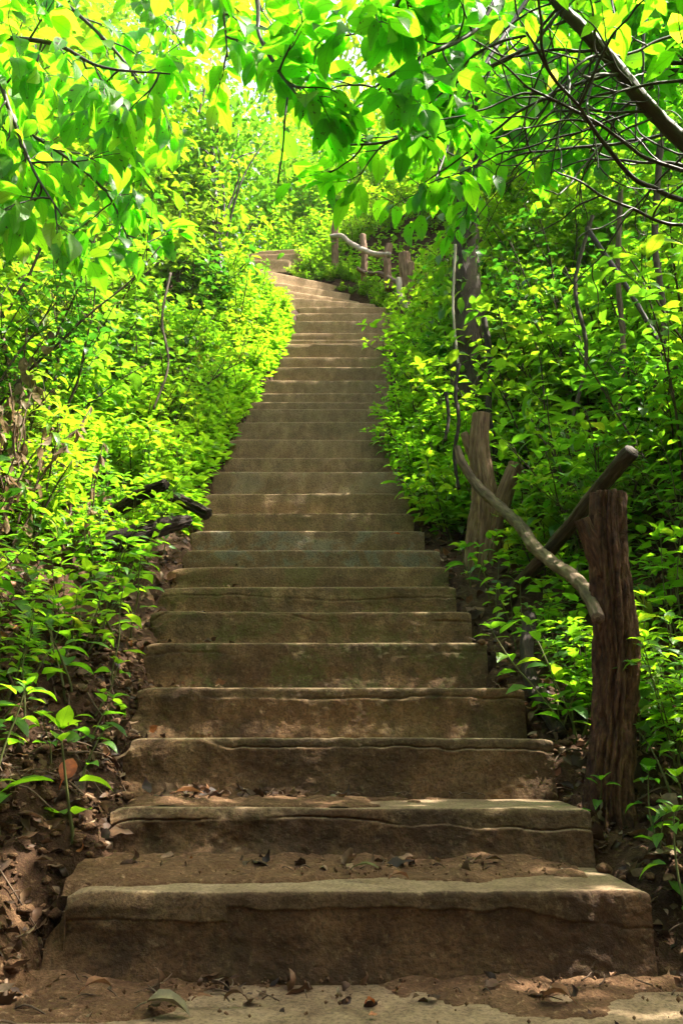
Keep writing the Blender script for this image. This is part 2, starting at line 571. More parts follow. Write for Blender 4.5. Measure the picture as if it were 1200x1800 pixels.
# ------------------------------------------------------------------ the stairs: front edges (left x, y, right x, y, height)
ST = [(-0.526, 1.75, 0.592, 1.75, 0.165), (-0.533, 2.07, 0.578, 2.07, 0.29), (-0.584, 2.39, 0.579, 2.39, 0.445), (-0.642, 2.71, 0.574, 2.71, 0.598),
      (-0.701, 3.03, 0.518, 3.03, 0.769), (-0.752, 3.35, 0.515, 3.35, 0.927), (-0.793, 3.67, 0.501, 3.67, 1.083), (-0.803, 3.97, 0.51, 3.97, 1.229),
      (-0.81, 4.27, 0.507, 4.27, 1.377), (-0.83, 4.57, 0.46, 4.57, 1.549), (-0.849, 4.87, 0.43, 4.87, 1.727), (-0.866, 5.145, 0.43, 5.145, 1.931),
      (-0.862, 5.42, 0.43, 5.42, 2.162), (-0.829, 5.695, 0.44, 5.695, 2.352), (-0.831, 5.97, 0.44, 5.97, 2.587), (-0.814, 6.23, 0.44, 6.23, 2.826),
      (-0.781, 6.49, 0.45, 6.49, 3.04), (-0.78, 6.75, 0.45, 6.75, 3.206), (-0.736, 7.01, 0.45, 7.01, 3.396), (-0.712, 7.25, 0.45, 7.25, 3.627),
      (-0.64, 7.49, 0.47, 7.49, 3.867), (-0.612, 7.73, 0.48, 7.73, 4.084), (-0.587, 7.97, 0.50, 7.97, 4.353), (-0.575, 8.21, 0.53, 8.21, 4.513),
      (-0.543, 8.45, 0.56, 8.45, 4.714), (-0.548, 8.69, 0.60, 8.69, 4.98), (-0.518, 8.93, 0.63, 8.93, 5.207), (-0.506, 9.17, 0.635, 9.17, 5.417),
      (-0.645, 9.278, 0.42, 9.43, 5.602), (-0.741, 9.414, 0.25, 9.72, 5.787), (-0.841, 9.558, 0.12, 9.84, 5.972), (-1.019, 9.571, -0.06, 9.95, 6.157)]
for (u0, v0, u1, v1, h) in ((436, 457, 508, 456, 6.62), (436, 448, 522, 446, 6.78), (436, 442, 540, 437, 6.93)):
    yy = [(h - EYE) / ((SP + CP * (900 - v) / FPX) / (CP - SP * (900 - v) / FPX)) for v in (v0, v1)]
    a, b = spot(u0, v0, yy[0]), spot(u1, v1, yy[1])
    ST.append((a.x, a.y, b.x, b.y, h))
NS = 32
_Y = np.array([0.5 * (s[1] + s[3]) for s in ST[:NS]])
_H = np.array([s[4] for s in ST[:NS]])
_XL = np.array([s[0] for s in ST[:NS]])
_XR = np.array([s[2] for s in ST[:NS]])
_Yp = np.concatenate([[-6, 1.74], _Y, [10.4, 11.5, 14, 20, 40]])
_Hp = np.concatenate([[0, 0.0], _H, [6.65, 7.0, 8.2, 10.5, 16]])
_Ly = np.concatenate([[-6, 1.0], np.array([s[1] for s in ST[:NS]]), [10.4, 11.5, 14, 40]])
_Lx = np.concatenate([[-.8, -.62], _XL, [-1.5, -2.2, -3, -3]])
_Ry = np.concatenate([[-6, 1.0], np.array([s[3] for s in ST[:NS]]), [10.4, 11.5, 14, 40]])
_Rx = np.concatenate([[.75, .66], _XR, [-.75, -1.4, -2.2, -2.2]])


def nose(y):
    return np.interp(y, _Yp, _Hp)


def xl(y):
    return np.interp(y, _Ly, _Lx)


def xr(y):
    return np.interp(y, _Ry, _Rx)


def ground(x, y):
    x = np.asarray(x, float)
    y = np.asarray(y, float)
    nz = nose(y)
    nb = np.where(y < 2.1, np.interp(y, [-6, 1.05, 1.45, 1.75, 2.1], [-.04, -.03, .02, .15, .30]), nz)
    jit = .045 * vnoise(x * 4 + 9, y * 7, 0, 3) + .03 * vnoise(x * 11, y * 17, 0, 4)
    eL = xl(y) - x + jit + .03 * sstep(5, 3, y) * sstep(1.95, 2.1, y) - .02 * sstep(2.1, 1.9, y)
    eR = x - xr(y) + jit
    fine = (1 + .8 * sstep(3.5, 2.2, y)) * .035 * fbm(x * 5, y * 5, 0, 21, 4) + .012 * fbm(x * 30, y * 30, 0, 22, 3)
    big = .22 * fbm(x * .7, y * .7, 0, 23, 3)
    near = sstep(3.2, 2.0, y)
    l_s = .42 + .55 * sstep(1.0, 3.5, y)
    hl = nb - .12 * np.exp(-np.maximum(eL, 0) / .14) + .30 * np.minimum(eL, .35) + l_s * 1.05 * np.clip(eL - .30, 0, 3.2) + .3 * np.clip(eL - 3.5, 0, 40)
    hl = hl + (fine * 1.4 + big * sstep(.3, 1.5, eL))
    hr = nb - .11 - .03 * near + .12 * np.minimum(eR, .4) + .78 * np.clip(eR - .42, 0, 3.4) + .3 * np.clip(eR - 3.8, 0, 40)
    hr = hr + (fine * 1.4 + big * sstep(.3, 1.5, eR))
    inside = np.where(y < 1.75, -.012, nz - .34 + .34 * sstep(9.86, 10.06, y))
    wl = sstep(-.05, .03, eL)
    wr = sstep(-.05, .03, eR)
    # before the first riser the soil rises out of the landing slab
    z = inside * (1 - wl) * (1 - wr) + hl * wl + hr * wr
    return z


def gz(x, y):
    return float(ground(np.array([x]), np.array([y]))[0])


# ground sheet
ys = np.concatenate([np.linspace(-14, 0.6, 24), np.arange(.66, 4.2, .024), np.arange(4.2, 7, .05), np.arange(7, 13, .09), np.linspace(13.2, 60, 50)])
es = np.concatenate([np.linspace(-45, -3.2, 24), np.arange(-3.1, -1.25, .07), np.arange(-1.25, 1.25, .024), np.arange(1.28, 3.2, .07), np.linspace(3.3, 45, 24)])
YY, EE = np.meshgrid(ys, es, indexing='ij')
XX = .5 * (xl(YY) + xr(YY)) + EE
ZZ = ground(XX, YY)
mb = MB()
ni, nj = XX.shape
idx = np.arange(ni * nj).reshape(ni, nj)
mb.add(np.stack([XX, YY, ZZ], -1), np.stack([idx[:-1, :-1], idx[:-1, 1:], idx[1:, 1:], idx[1:, :-1]], -1).reshape(-1, 4))
tag(mb.build('ground', M['soil']), kind='structure')

# landing slab in front of the first step
mb = MB()
xs = np.linspace(-.78, .80, 110)
yy = np.concatenate([np.linspace(-2.5, .9, 12), np.arange(.93, 1.80, .018)])
Xg, Yg = np.meshgrid(xs, yy, indexing='ij')
Zg = .004 + .004 * fbm(Xg * 4, Yg * 4, 0, 31, 4)
Zg[0, :] = Zg[-1, :] = -.09
Zg[:, 0] = -.09
idx = np.arange(Xg.size).reshape(Xg.shape)
mb.add(np.stack([Xg, Yg, Zg], -1), np.stack([idx[:-1, :-1], idx[1:, :-1], idx[1:, 1:], idx[:-1, 1:]], -1).reshape(-1, 4), rnd=.6)
o = mb.build('path', M['step'])
tag(o, kind='structure')
o['moss'] = .2
o['teal'] = .25
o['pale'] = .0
o['damp_shade'] = .5  # landing colour darkened to paint in its shade

# ------------------------------------------------------------------ staircase
stairs = empty('staircase', (0, 1.75, 0), 'long worn concrete staircase climbing the wooded slope and bending left at its top', 'staircase')


def step_mesh(k):
    x0, y0, x1, y1, h = ST[k]
    if k == 31:
        n = (x0 - .05, y0 + .36, x1 - .12, y1 + .3, h + .2)
    elif k + 1 < len(ST):
        n = ST[k + 1]
    else:
        n = (x0 - .3, y0 + .5, x1 - .3, y1 + .6, h + .2)
    hb = (ST[k - 1][4] if k else 0.0) - .02
    if k < 3:
        nc, nr = 320, 84
    elif k < 7:
        nc, nr = 220, 44
    elif k < 14:
        nc, nr = 80, 11
    else:
        nc, nr = 40, 7
    if k == 32:
        hb = 6.42
    s = np.linspace(0, 1, nc)
    # profile points: (t = 0 front .. depth, z, frontness)
    prof = [(0.0, z, 1.0) for z in np.linspace(hb, h - .011, nr)]
    prof += [(.0008, h - .006, .8), (.003, h - .0015, .4), (.008, h, .1)]
    nd_ = 5 if k > 6 else 12
    dep = np.array([np.interp(s, [0, 1], [n[1] - y0 + .05, n[3] - y1 + .05])]).T[:, 0]
    V = np.zeros((nc, len(prof) + nd_, 3))
    sk = np.zeros((nc, len(prof) + nd_))
    bx = x0 + (x1 - x0) * s
    by = y0 + (y1 - y0) * s
    rngk = np.random.default_rng(100 + k)
    skim = .026 + .02 * rngk.random() + .016 * vnoise(bx * 1.7, k * 3.3, 0, 5) + .010 * fbm(bx * 13, k * 1.7, 0, 6, 5)
    rngk_w = rngk.random()
    has = 1.0 if k in (0, 1, 2, 3, 5, 8, 11, 12) else .55
    gone = sstep(.12, .3, vnoise(bx * 2.1, k * 7.7, 0, 8)) * (0 if k in (0, 3) else 1)
    skim = skim * (1 - gone * .9)
    if k == 0:
        skim = np.where(bx < -.22, .052 + .004 * fbm(bx * 14, 1, 0, 6, 3), .03 + .012 * fbm(bx * 9, 2, 0, 7, 4)) + .03 * sstep(.2, .55, bx)
    erode = np.zeros(nc)
    if k == 1:
        erode = sstep(.02, -.12, bx) * 1.0
    elif k in (0, 2, 3, 6, 7):
        erode = sstep(-.30, -.52, bx - (x0 + .53)) * .7
    chip = .007 * np.maximum(0, fbm(bx * 13, k * 5.1, 0, 12, 4) - .12) + .014 * np.exp(-s / .012) + .010 * np.exp(-(1 - s) / .010)
    sag = .003 * vnoise(bx * 1.3, k * 2.2, 0, 14)
    for j, (t, z, fr) in enumerate(prof):
        zz = z + (sag - chip * .9) * max(0, (z - hb) / (h - hb)) ** 2
        lo = sstep(0, .05, h - z)
        d = .003 * vnoise(bx * 1.5, 0, k * 1.9, 15) + .005 * lo * fbm(bx * 4, z * 5, k * 1.9, 15, 3) + .0032 * lo * fbm(bx * 18, z * 18, k, 16, 4) + (.0022 * fbm(bx * 70, z * 70, k, 17, 3) if k < 7 else 0)
        ab = sstep(-.0016, .0016, z - (h - skim)) * sstep(-.05, .15, vnoise(bx * 3.1, k * 6.6, 0, 61))          # 1 above the crack line = plaster skim
        sk[:, j] = (ab if k < 4 else .35 * ab + .65 * sstep(-.022, .022, z - (h - (.30 + .25 * rngk_w) * (h - hb)) + .035 * fbm(bx * 6, k * 2.1, z * 8, 66, 3))) * (1 - erode)
        d = d - ab * .0045 * has * (1 - erode) * np.where(vnoise(bx * 1.9, k * 4.4, 0, 77) > .25, -1, 1)
        gap = np.exp(-((z - (h - skim)) / .0025) ** 2) * .007 * has * sstep(-.2, .3, vnoise(bx * 4.3, k * 2.6, 0, 62))
        d = d - gap
        d = d + erode * (.020 * fbm(bx * 14, z * 14, k, 18, 4) - .012 + .016 * sstep(.09, .0, z - hb) - .02 * sstep(h - .03, h, z))
        d = d * (1.0 if t < .01 else .4)
        V[:, j, 0] = bx
        V[:, j, 1] = by + t - d - .018 * sstep(.5, 0, (z - hb) / (h - hb)) * .6
        V[:, j, 2] = zz
        if k == 0:
            V[:, j, 0] -= .052 * np.clip(1 - (z - hb) / (h - hb), 0, 1) * np.clip(1 - s / .07, 0, 1)
        V[:, j, 0] += np.where(s < .001, -.012 * sstep(1, 0, (z - hb) / (h - hb)) + .008 * math.sin(z * 60), 0)
    m = len(prof)
    for i in range(nd_):
        f = (i + 1) / nd_
        j = m + i
        V[:, j, 0] = bx + (n[0] - x0) * f * (1 - s) + (n[2] - x1) * f * s
        V[:, j, 1] = by + .008 + (dep - .008) * f
        V[:, j, 2] = h + sag * (1 - f) - .004 + .004 * fbm(bx * 6, V[:, j, 1] * 6, 0, 19, 3) - chip * .6 * (1 - f)
        sk[:, j] = .7
    mb = MB()
    q = V.shape[1]
    idx = np.arange(nc * q).reshape(nc, q)
    Q = np.stack([idx[:-1, :-1], idx[1:, :-1], idx[1:, 1:], idx[:-1, 1:]], -1).reshape(-1, 4)
    mb.add(V, Q, rnd=sk.ravel())
    # end faces: a fan down to the foot of the step
    for c in (0, nc - 1):
        e = V[c].copy()
        foot = e.copy()
        foot[:, 2] = hb - .15
        foot[:m, 1] += .03
        idx2 = np.arange(q)
        Qe = [(i, i + 1, q + i + 1, q + i) if c else (i + 1, i, q + i, q + i + 1) for i in range(m - 1, q - 1)]
        Te = [(q + m - 1, i, i + 1) if c else (q + m - 1, i + 1, i) for i in range(m - 1)]
        mb.add(np.vstack([e, foot]), Qe, Te, rnd=.2)
    return mb


MOSS = {4: 1.0, 5: .9, 6: .75, 7: .8, 10: .4, 3: .45, 1: .3, 2: .2}
for k in range(len(ST)):
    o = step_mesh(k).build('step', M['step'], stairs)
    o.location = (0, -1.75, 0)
    o['damp_shade'] = (.78, .72, .62, .5, .34, .2, .12)[k] if k < 7 else .05  # damp lowest steps, with foreground shade put into the colour as well
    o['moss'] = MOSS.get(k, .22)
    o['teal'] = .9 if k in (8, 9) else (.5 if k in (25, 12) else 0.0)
    o['pale'] = float(np.interp(k, [0, 4, 12, 24, 27, 29, 40], [0, .04, .30, .46, .8, 1.0, 1.0]))  # paler colour up the flight paints in the brighter light there

# ------------------------------------------------------------------ wooden posts, rails and logs
def log_obj(name, pts, radii, mat, parent=None, org=None, sides=40, n=70, ridge=.16, rough=.05, lump=.1, seed=1, kf=3.2, rnd=.5):
    mb = MB()
    tube(mb, rel(pts, org) if org is not None else pts, radii, sides, n, rough, ridge, seed, True, rnd, kf, lump)
    return mb.build(name, mat, parent)


def px(u, v, Y):
    return spot(u, v, Y)


org = px(1072, 1432, 2.25)
t = empty('wooden_post', org, 'thick weathered brown post standing closest to the steps, lower rail end resting on it', 'post', 'old wooden fence posts')
log_obj('trunk', [px(1070, 1470, 2.25), px(1070, 1400, 2.25), px(1078, 1260, 2.25), px(1083, 1150, 2.25), px(1075, 1030, 2.25), px(1068, 930, 2.25), px(1067, 868, 2.25)],
        [.072, .060, .058, .062, .055, .050, .047], M['post'], t, org, 150, 300, .30, .11, .16, 3, 5.0)
log_obj('branch_stub', [px(1062, 1010, 2.25), px(1042, 960, 2.24), px(1022, 912, 2.23)], [.034, .030, .022], M['post'], t, org, 30, 30, .14, .08, .2, 5)

org = px(848, 985, 4.35)
t = empty('wooden_post', org, 'forked weathered post with sawn flat top at the upper end of the long rail', 'post', 'old wooden fence posts')
log_obj('trunk', [px(846, 1010, 4.35), px(850, 960, 4.35), px(855, 900, 4.35), px(848, 840, 4.35), px(842, 790, 4.35), px(845, 728, 4.35)],
        [.105, .100, .085, .066, .058, .049], M['redpost'], t, org, 80, 140, .16, .05, .16, 8, 4.2)
log_obj('branch_stub', [px(858, 960, 4.33), px(878, 890, 4.30), px(906, 815, 4.27)], [.058, .050, .042], M['redpost'], t, org, 36, 40, .14, .06, .12, 12)
log_obj('branch_stub', [px(850, 840, 4.36), px(830, 800, 4.38), px(815, 762, 4.40)], [.036, .030, .022], M['redpost'], t, org, 24, 26, .12, .06, .12, 13)

o = log_obj('hand_rail', [px(803, 786, 4.20), px(813, 816, 4.16), px(838, 853, 4.08), px(880, 893, 3.85), px(914, 925, 3.5), px(938, 960, 3.2), px(972, 990, 2.9), px(1010, 1016, 2.55), px(1034, 1048, 2.3), px(1050, 1088, 2.12)],
            [.018, .022, .025, .026, .026, .025, .023, .021, .018, .0165], M['rail'], None, None, 40, 190, .13, .08, .22, 21)
tag(o, 'long crooked bare branch used as a hand rail between the two thick posts', 'rail')
o = log_obj('leaning_log', [px(1110, 792, 2.72), px(1060, 850, 2.85), px(1005, 920, 3.02), px(950, 985, 3.25), px(905, 1036, 3.45), px(890, 1070, 3.55)],
            [.029, .028, .027, .028, .028, .028], M['darkpost'], None, None, 30, 80, .12, .05, .12, 25)
tag(o, 'dark straight log leaning diagonally behind the thick near post', 'log')
o = log_obj('leaning_log', [px(930, 1085, 3.1), px(925, 1150, 2.95), px(940, 1215, 2.8), px(985, 1290, 2.6)], [.026, .024, .024, .022], M['burnt'], None, None, 24, 50, .12, .05, .15, 27)
tag(o, 'dark rotten stick sloping down to the soil beside the step ends', 'log')

FAR_POSTS = [
    ('slim grey post, the farthest up the slope, rail end laid over it', [(589, 476, 10.15), (588, 430, 10.15), (589, 389, 10.15)], [.055, .052, .050]),
    ('slim brown post second from the top of the slope', [(640, 500, 9.75), (640, 450, 9.75), (637, 413, 9.75)], [.048, .045, .042]),
    ('short knobbly post between the slim brown post and the double post', [(684, 510, 9.35), (680, 460, 9.35), (684, 430, 9.35)], [.058, .05, .042]),
    ('stout split double post half wrapped in leaves where the path bends', [(716, 590, 8.75), (714, 520, 8.75), (711, 446, 8.75)], [.085, .078, .068]),
]
for i, (lab, q, rr) in enumerate(FAR_POSTS):
    org = px(*q[0])
    t = empty('wooden_post', org, lab, 'post', 'old wooden fence posts')
    log_obj('trunk', [px(*a) for a in q], rr, M['redpost'], t, org, 24, 40, .14, .06, .2, 40 + i)
    if i == 3:
        log_obj('branch_stub', [px(720, 560, 8.7), px(722, 500, 8.7), px(722, 462, 8.7)], [.05, .045, .04], M['redpost'], t, org, 18, 24, .14, .06, .2, 47)
o = log_obj('hand_rail', [px(580, 415, 10.1), px(600, 415, 10.05), px(617, 428, 9.95), px(640, 440, 9.68), px(662, 447, 9.5), px(684, 447, 9.28)], [.028, .032, .034, .034, .034, .03], M['pale'], None, None, 16, 50, .08, .05, .2, 51)
tag(o, 'pale grey crooked rail across the farthest slim posts', 'rail')
o = log_obj('hand_rail', [px(628, 472, 9.7), px(645, 481, 9.65), px(668, 481, 9.5), px(690, 492, 9.2), px(702, 500, 9.0)], [.024, .03, .03, .03, .026], M['rail'], None, None, 16, 50, .08, .05, .2, 53)
tag(o, 'low brown crooked rail beneath the pale rail on the far posts', 'rail')
o = log_obj('hand_rail', [px(700, 490, 8.7), px(704, 520, 8.65), px(716, 540, 8.55), px(733, 560, 8.4), px(742, 580, 8.2)], [.034, .036, .036, .036, .034], M['pale'], None, None, 16, 50, .08, .05, .2, 55)
tag(o, 'pale bent rail dropping from the split double post into the leaves', 'rail')

for lab, q, rr, sd in (
    ('charred split log jutting from the left bank above the other charred logs', [(195, 905, 3.9), (240, 876, 3.85), (292, 850, 3.75)], [.030, .036, .026], 61),
    ('short charred log end beside the left end of the steps', [(300, 872, 4.35), (335, 888, 4.3), (366, 905, 4.25)], [.03, .034, .034], 62),
    ('large charred log half buried in the left bank below the other charred logs', [(120, 985, 3.55), (200, 952, 3.6), (290, 925, 3.75), (330, 915, 3.9)], [.034, .045, .042, .03], 63),
):
    o = log_obj('charred_log', [px(*a) for a in q], rr, M['burnt'], None, None, 60, 90, .34, .12, .2, sd, 4.5)
    tag(o, lab, 'log', 'charred logs on the left bank')

# ------------------------------------------------------------------ plant prototypes (meshes shared by every copy of a kind)
class Proto:
    def __init__(self, name, cat, parts):
        self.name, self.cat, self.parts = name, cat, parts


def stem_leaves(lf, st, path, rng, L, detail, gap=.055, start=.25, whorl=2, droop=.8, thick=.004, up=.35, wid=.45, tip=4, pet=.02, hue=None):
    P, Tn = tube(st, path, [thick, thick * .7, thick * .35], 5, 10)
    seg = np.linalg.norm(np.diff(P, axis=0), axis=1).sum()
    k = max(2, int(seg * (1 - start) / gap))
    ph = rng.random() * 6.28
    Ps, Ds, Ns, Ls = [], [], [], []
    for i in range(k):
        f = start + (1 - start) * (i + .5) / k
        a = f * (len(P) - 1)
        i0 = min(int(a), len(P) - 2)
        p = P[i0] + (P[i0 + 1] - P[i0]) * (a - i0)
        tg = Tn[i0]
        for w in range(whorl):
            an = ph + i * (1.62 if whorl == 2 else 2.4) + w * 2 * PI / whorl + rng.normal() * .25
            d = np.array([math.cos(an), math.sin(an), 0.0])
            d = d - tg * np.dot(d, tg) * .7 + np.array([0, 0, up + rng.normal() * .15])
            d /= np.linalg.norm(d)
            ll = L * (.55 + .6 * math.sin(PI * min(1, .25 + f * .62))) * (.8 + .4 * rng.random())
            Ps.append(p + d * pet)
            Ds.append(d)
            Ns.append(np.array([0, 0, 1.0]) + rng.normal(size=3) * .22)
            Ls.append(ll)
    for w in range(tip):
        an = ph + w * 2 * PI / tip + rng.normal() * .3
        d = np.array([math.cos(an), math.sin(an), .45 + rng.random() * .5])
        d += Tn[-1] * .3
        Ps.append(P[-1])
        Ds.append(d / np.linalg.norm(d))
        Ns.append(np.array([0, 0, 1.0]) + Tn[-1] * .2 + rng.normal(size=3) * .2)
        Ls.append(L * (.5 + .4 * rng.random()))
    n = len(Ps)
    h = rng.random(n) if hue is None else np.clip(rng.normal(hue, .2, n), 0, 1)
    leaves(lf, Ps, Ds, Ns, Ls, wid * (.85 + .3 * rng.random(n)), droop * (.5 + rng.random(n)), .18 + .25 * rng.random(n), h, detail, .12 if detail == 3 else 0)


def bent(rng, base, d, h, curl=.25, n=4):
    base = np.array(base, float)
    d = np.array(d, float)
    d /= np.linalg.norm(d)
    pts = [base]
    for i in range(n):
        d = d + rng.normal(size=3) * curl * .5 + np.array([0, 0, .05])
        d /= np.linalg.norm(d)
        pts.append(pts[-1] + d * h / n)
    return pts


def proto_seedling(seed, h, L, mat, detail=3, stems=1):
    rng = np.random.default_rng(seed)
    lf, st = MB(), MB()
    for s in range(stems):
        a = rng.random() * 6.28
        lean = .15 + .45 * rng.random() * (stems > 1)
        d = (math.cos(a) * lean, math.sin(a) * lean, 1)
        stem_leaves(lf, st, bent(rng, (rng.normal() * .012, rng.normal() * .012, -.04), d, h * (.65 + .5 * rng.random()) + .04), rng, L, detail, gap=.05 + .012 * rng.random(), start=.3, hue=.45 + .2 * rng.random())
    return [('stem', st.mesh('stem', M['stem'])), ('foliage', lf.mesh('foliage', mat))]


def proto_shrub(seed, h, L, mat, stems=6, twigs=9, detail=2, spread=.5, wid=.45, droop=.9, gap=.05):
    rng = np.random.default_rng(seed)
    lf, st = MB(), MB()
    for s in range(stems):
        a = 6.28 * (s + rng.random() * .8) / stems
        lean = spread * (.3 + .9 * rng.random())
        hh = h * (.65 + .45 * rng.random())
        path = bent(rng, (.03 * math.cos(a), .03 * math.sin(a), -.1), (math.cos(a) * lean, math.sin(a) * lean, 1), hh, .22, 6)
        P, Tn = tube(st, path, [.009, .006, .003], 6, 14)
        for q in range(twigs):
            f = .18 + .8 * (q + rng.random()) / twigs
            i0 = min(int(f * 13), 13)
            b = rng.random() * 6.28
            d = np.array([math.cos(b), math.sin(b), .5 + .5 * rng.random()]) + Tn[i0] * .4
            tw = bent(rng, P[i0], d, h * (.14 + .16 * rng.random()), .3, 3)
            stem_leaves(lf, st, tw, rng, L, detail, gap, .15, 1 + (rng.random() < .5), droop, .0028, .25, wid, 3, .012, hue=.4 + .25 * rng.random())
    return [('stem', st.mesh('stem', M['woody'])), ('foliage', lf.mesh('foliage', mat))]


def proto_wilted(seed):
    rng = np.random.default_rng(seed)
    lf, st = MB(), MB()
    for s in range(7):
        a = rng.random() * 6.28
        path = bent(rng, (.05 * math.cos(a), .05 * math.sin(a), -.08), (math.cos(a) * .35, math.sin(a) * .35, 1), .5 + .4 * rng.random(), .35, 6)
        P, Tn = tube(st, path, [.006, .005, .003], 5, 12)
        n = 12
        i0 = rng.integers(3, 12, n)
        D = runit(n, rng) * .5 + np.array([0, 0, -1.0])
        leaves(lf, P[i0], D, runit(n, rng), .05 + .06 * rng.random(n), .28 + .22 * rng.random(n), rng.normal(0, 1.3, n), .4 + .5 * rng.random(n), .35 + .65 * rng.random(n), 3, .3)
    return [('stem', st.mesh('stem', M['rail'])), ('foliage', lf.mesh('foliage', M['withered']))]


M['deep'] = leaf_mat('deep_green_leaf',
                     [(0, (.010, .040, .012)), (.4, (.020, .070, .016)), (.8, (.040, .10, .018)), (1, (.09, .13, .02))],
                     [(0, (.03, .19, .015)), (.4, (.06, .28, .015)), (.8, (.11, .38, .015)), (1, (.30, .42, .02))], rough=.27, tmix=.38, gloss=.6)
M['olive_leaf'] = leaf_mat('olive_green_leaf',
                     [(0, (.04, .075, .016)), (.4, (.07, .11, .02)), (.8, (.11, .14, .025)), (1, (.20, .16, .03))],
                     [(0, (.12, .27, .02)), (.4, (.20, .36, .02)), (.8, (.32, .44, .025)), (1, (.55, .42, .04))], rough=.45)


def proto_grass(seed, n, L):
    rng = np.random.default_rng(seed)
    lf, st = MB(), MB()
    a = rng.random(n) * 6.28
    r = .05 * rng.random(n)
    P = np.stack([r * np.cos(a), r * np.sin(a), -.01 + 0 * a], 1)
    b = a + rng.normal(size=n) * .5
    D = np.stack([.5 * np.cos(b), .5 * np.sin(b), .7 + .5 * rng.random(n)], 1)
    N = np.stack([-np.cos(b), -np.sin(b), .6 + 0 * b], 1)
    leaves(lf, P, D, N, L * (.5 + .7 * rng.random(n)), .055 + .03 * rng.random(n), -1 * -(.6 + 1.2 * rng.random(n)), .3, rng.random(n), 3)
    for i in range(3):
        tube(st, bent(rng, (.02 * i - .02, .01, -.02), (rng.normal() * .3, rng.normal() * .3, 1), L * .9, .2, 4), [.002, .0015, .001], 4, 8)
    return [('stem', st.mesh('stem', M['stem'])), ('foliage', lf.mesh('foliage', M['olive_leaf']))]


K = {}
K['narrow-leaved shrub'] = [proto_shrub(370 + i, .7 + .2 * i, .15, M[('leaf', 'olive_leaf', 'fresh')[i]], 6, 7, 3, .6, .20, 1.3, .05) for i in range(3)]
K['dark glossy shrub'] = [proto_shrub(380 + i, .8 + .3 * i, (.10, .13, .07)[i], M['deep'], 6, 9, 3, .5, .5, .7, .06) for i in range(3)]
K['olive shrub'] = [proto_shrub(390 + i, .7 + .25 * i, (.06, .09, .11)[i], M['olive_leaf'], 6, 10, 2, .6, .5, 1.0, .045) for i in range(3)]
K['grass tuft'] = [proto_grass(398 + i, 26 + 8 * i, .30 + .08 * i) for i in range(3)]
K['seedling'] = [proto_seedling(200 + i, .18 + .035 * i, .062 + .006 * (i % 3), M['fresh' if i % 3 == 1 else 'leaf']) for i in range(6)]
K['herb'] = [proto_seedling(230 + i, .28 + .05 * i, .075 + .007 * (i % 3), M['fresh' if i % 2 == 1 else 'leaf'], 3 if i < 4 else 2, 5 + i % 3) for i in range(7)]
K['shrub'] = [proto_shrub(260 + i, .85 + .12 * i, .085 + .008 * (i % 3), M['fresh' if i in (1, 4) else 'leaf'], 6, 9) for i in range(6)]
K['tall shrub'] = [proto_shrub(290 + i, 1.7 + .25 * i, .10 + .008 * (i % 3), M['fresh' if i == 2 else 'leaf'], 7, 13, 2, .38) for i in range(4)]
K['broadleaf shrub'] = [proto_shrub(310 + i, .75 + .2 * i, .125, M['leaf'], 6, 6, 3, .55, .5, .7, .075) for i in range(3)]
K['fine-leaved bush'] = [proto_shrub(330 + i, .55 + .1 * i, .075, M['fresh' if i != 1 else 'leaf'], 8, 10, 2, .7, .46, .7, .042) for i in range(3)]
K['withered plant'] = [proto_wilted(350 + i) for i in range(3)]

NUM = ['zero', 'first', 'second', 'third', 'fourth', 'fifth', 'sixth', 'seventh', 'eighth', 'ninth', 'tenth', 'eleventh', 'twelfth', 'thirteenth', 'fourteenth', 'fifteenth', 'sixteenth',
       'seventeenth', 'eighteenth', 'nineteenth', 'twentieth', 'twenty-first', 'twenty-second', 'twenty-third', 'twenty-fourth', 'twenty-fifth', 'twenty-sixth', 'twenty-seventh',
       'twenty-eighth', 'twenty-ninth', 'thirtieth', 'thirty-first', 'thirty-second']
USED = {}
LOOK = {
    'seedling': ['small upright seedling', 'thin leafy-topped seedling'],
    'herb': ['bushy many-stemmed herb', 'droopy pointed-leaved herb'],
    'shrub': ['green leafy shrub', 'rounded pointed-leaf shrub'],
    'tall shrub': ['tall dense shrub'],
    'broadleaf shrub': ['broad-leaved glossy shrub'],
    'fine-leaved bush': ['low small-leaved bush'],
    'withered plant': ['tan withered plant'],
}
LOOK.update({'narrow-leaved shrub': ['shrub with long narrow leaves'], 'dark glossy shrub': ['dark glossy shrub'], 'olive shrub': ['dull olive shrub'], 'grass tuft': ['tuft of grassy blades']})
CATS = {'seedling': 'seedling', 'herb': 'herb', 'shrub': 'shrub', 'tall shrub': 'shrub', 'broadleaf shrub': 'shrub', 'fine-leaved bush': 'bush', 'withered plant': 'dead plant'}
CATS.update({'narrow-leaved shrub': 'shrub', 'dark glossy shrub': 'shrub', 'olive shrub': 'shrub', 'grass tuft': 'grass'})
NAMES = {'narrow-leaved shrub': 'narrow_leaf_shrub', 'dark glossy shrub': 'glossy_shrub', 'olive shrub': 'olive_shrub', 'grass tuft': 'grass_tuft', 'seedling': 'seedling', 'herb': 'leafy_herb', 'shrub': 'leafy_shrub', 'tall shrub': 'tall_shrub', 'broadleaf shrub': 'broadleaf_shrub', 'fine-leaved bush': 'low_bush', 'withered plant': 'withered_plant'}
HOLD = []


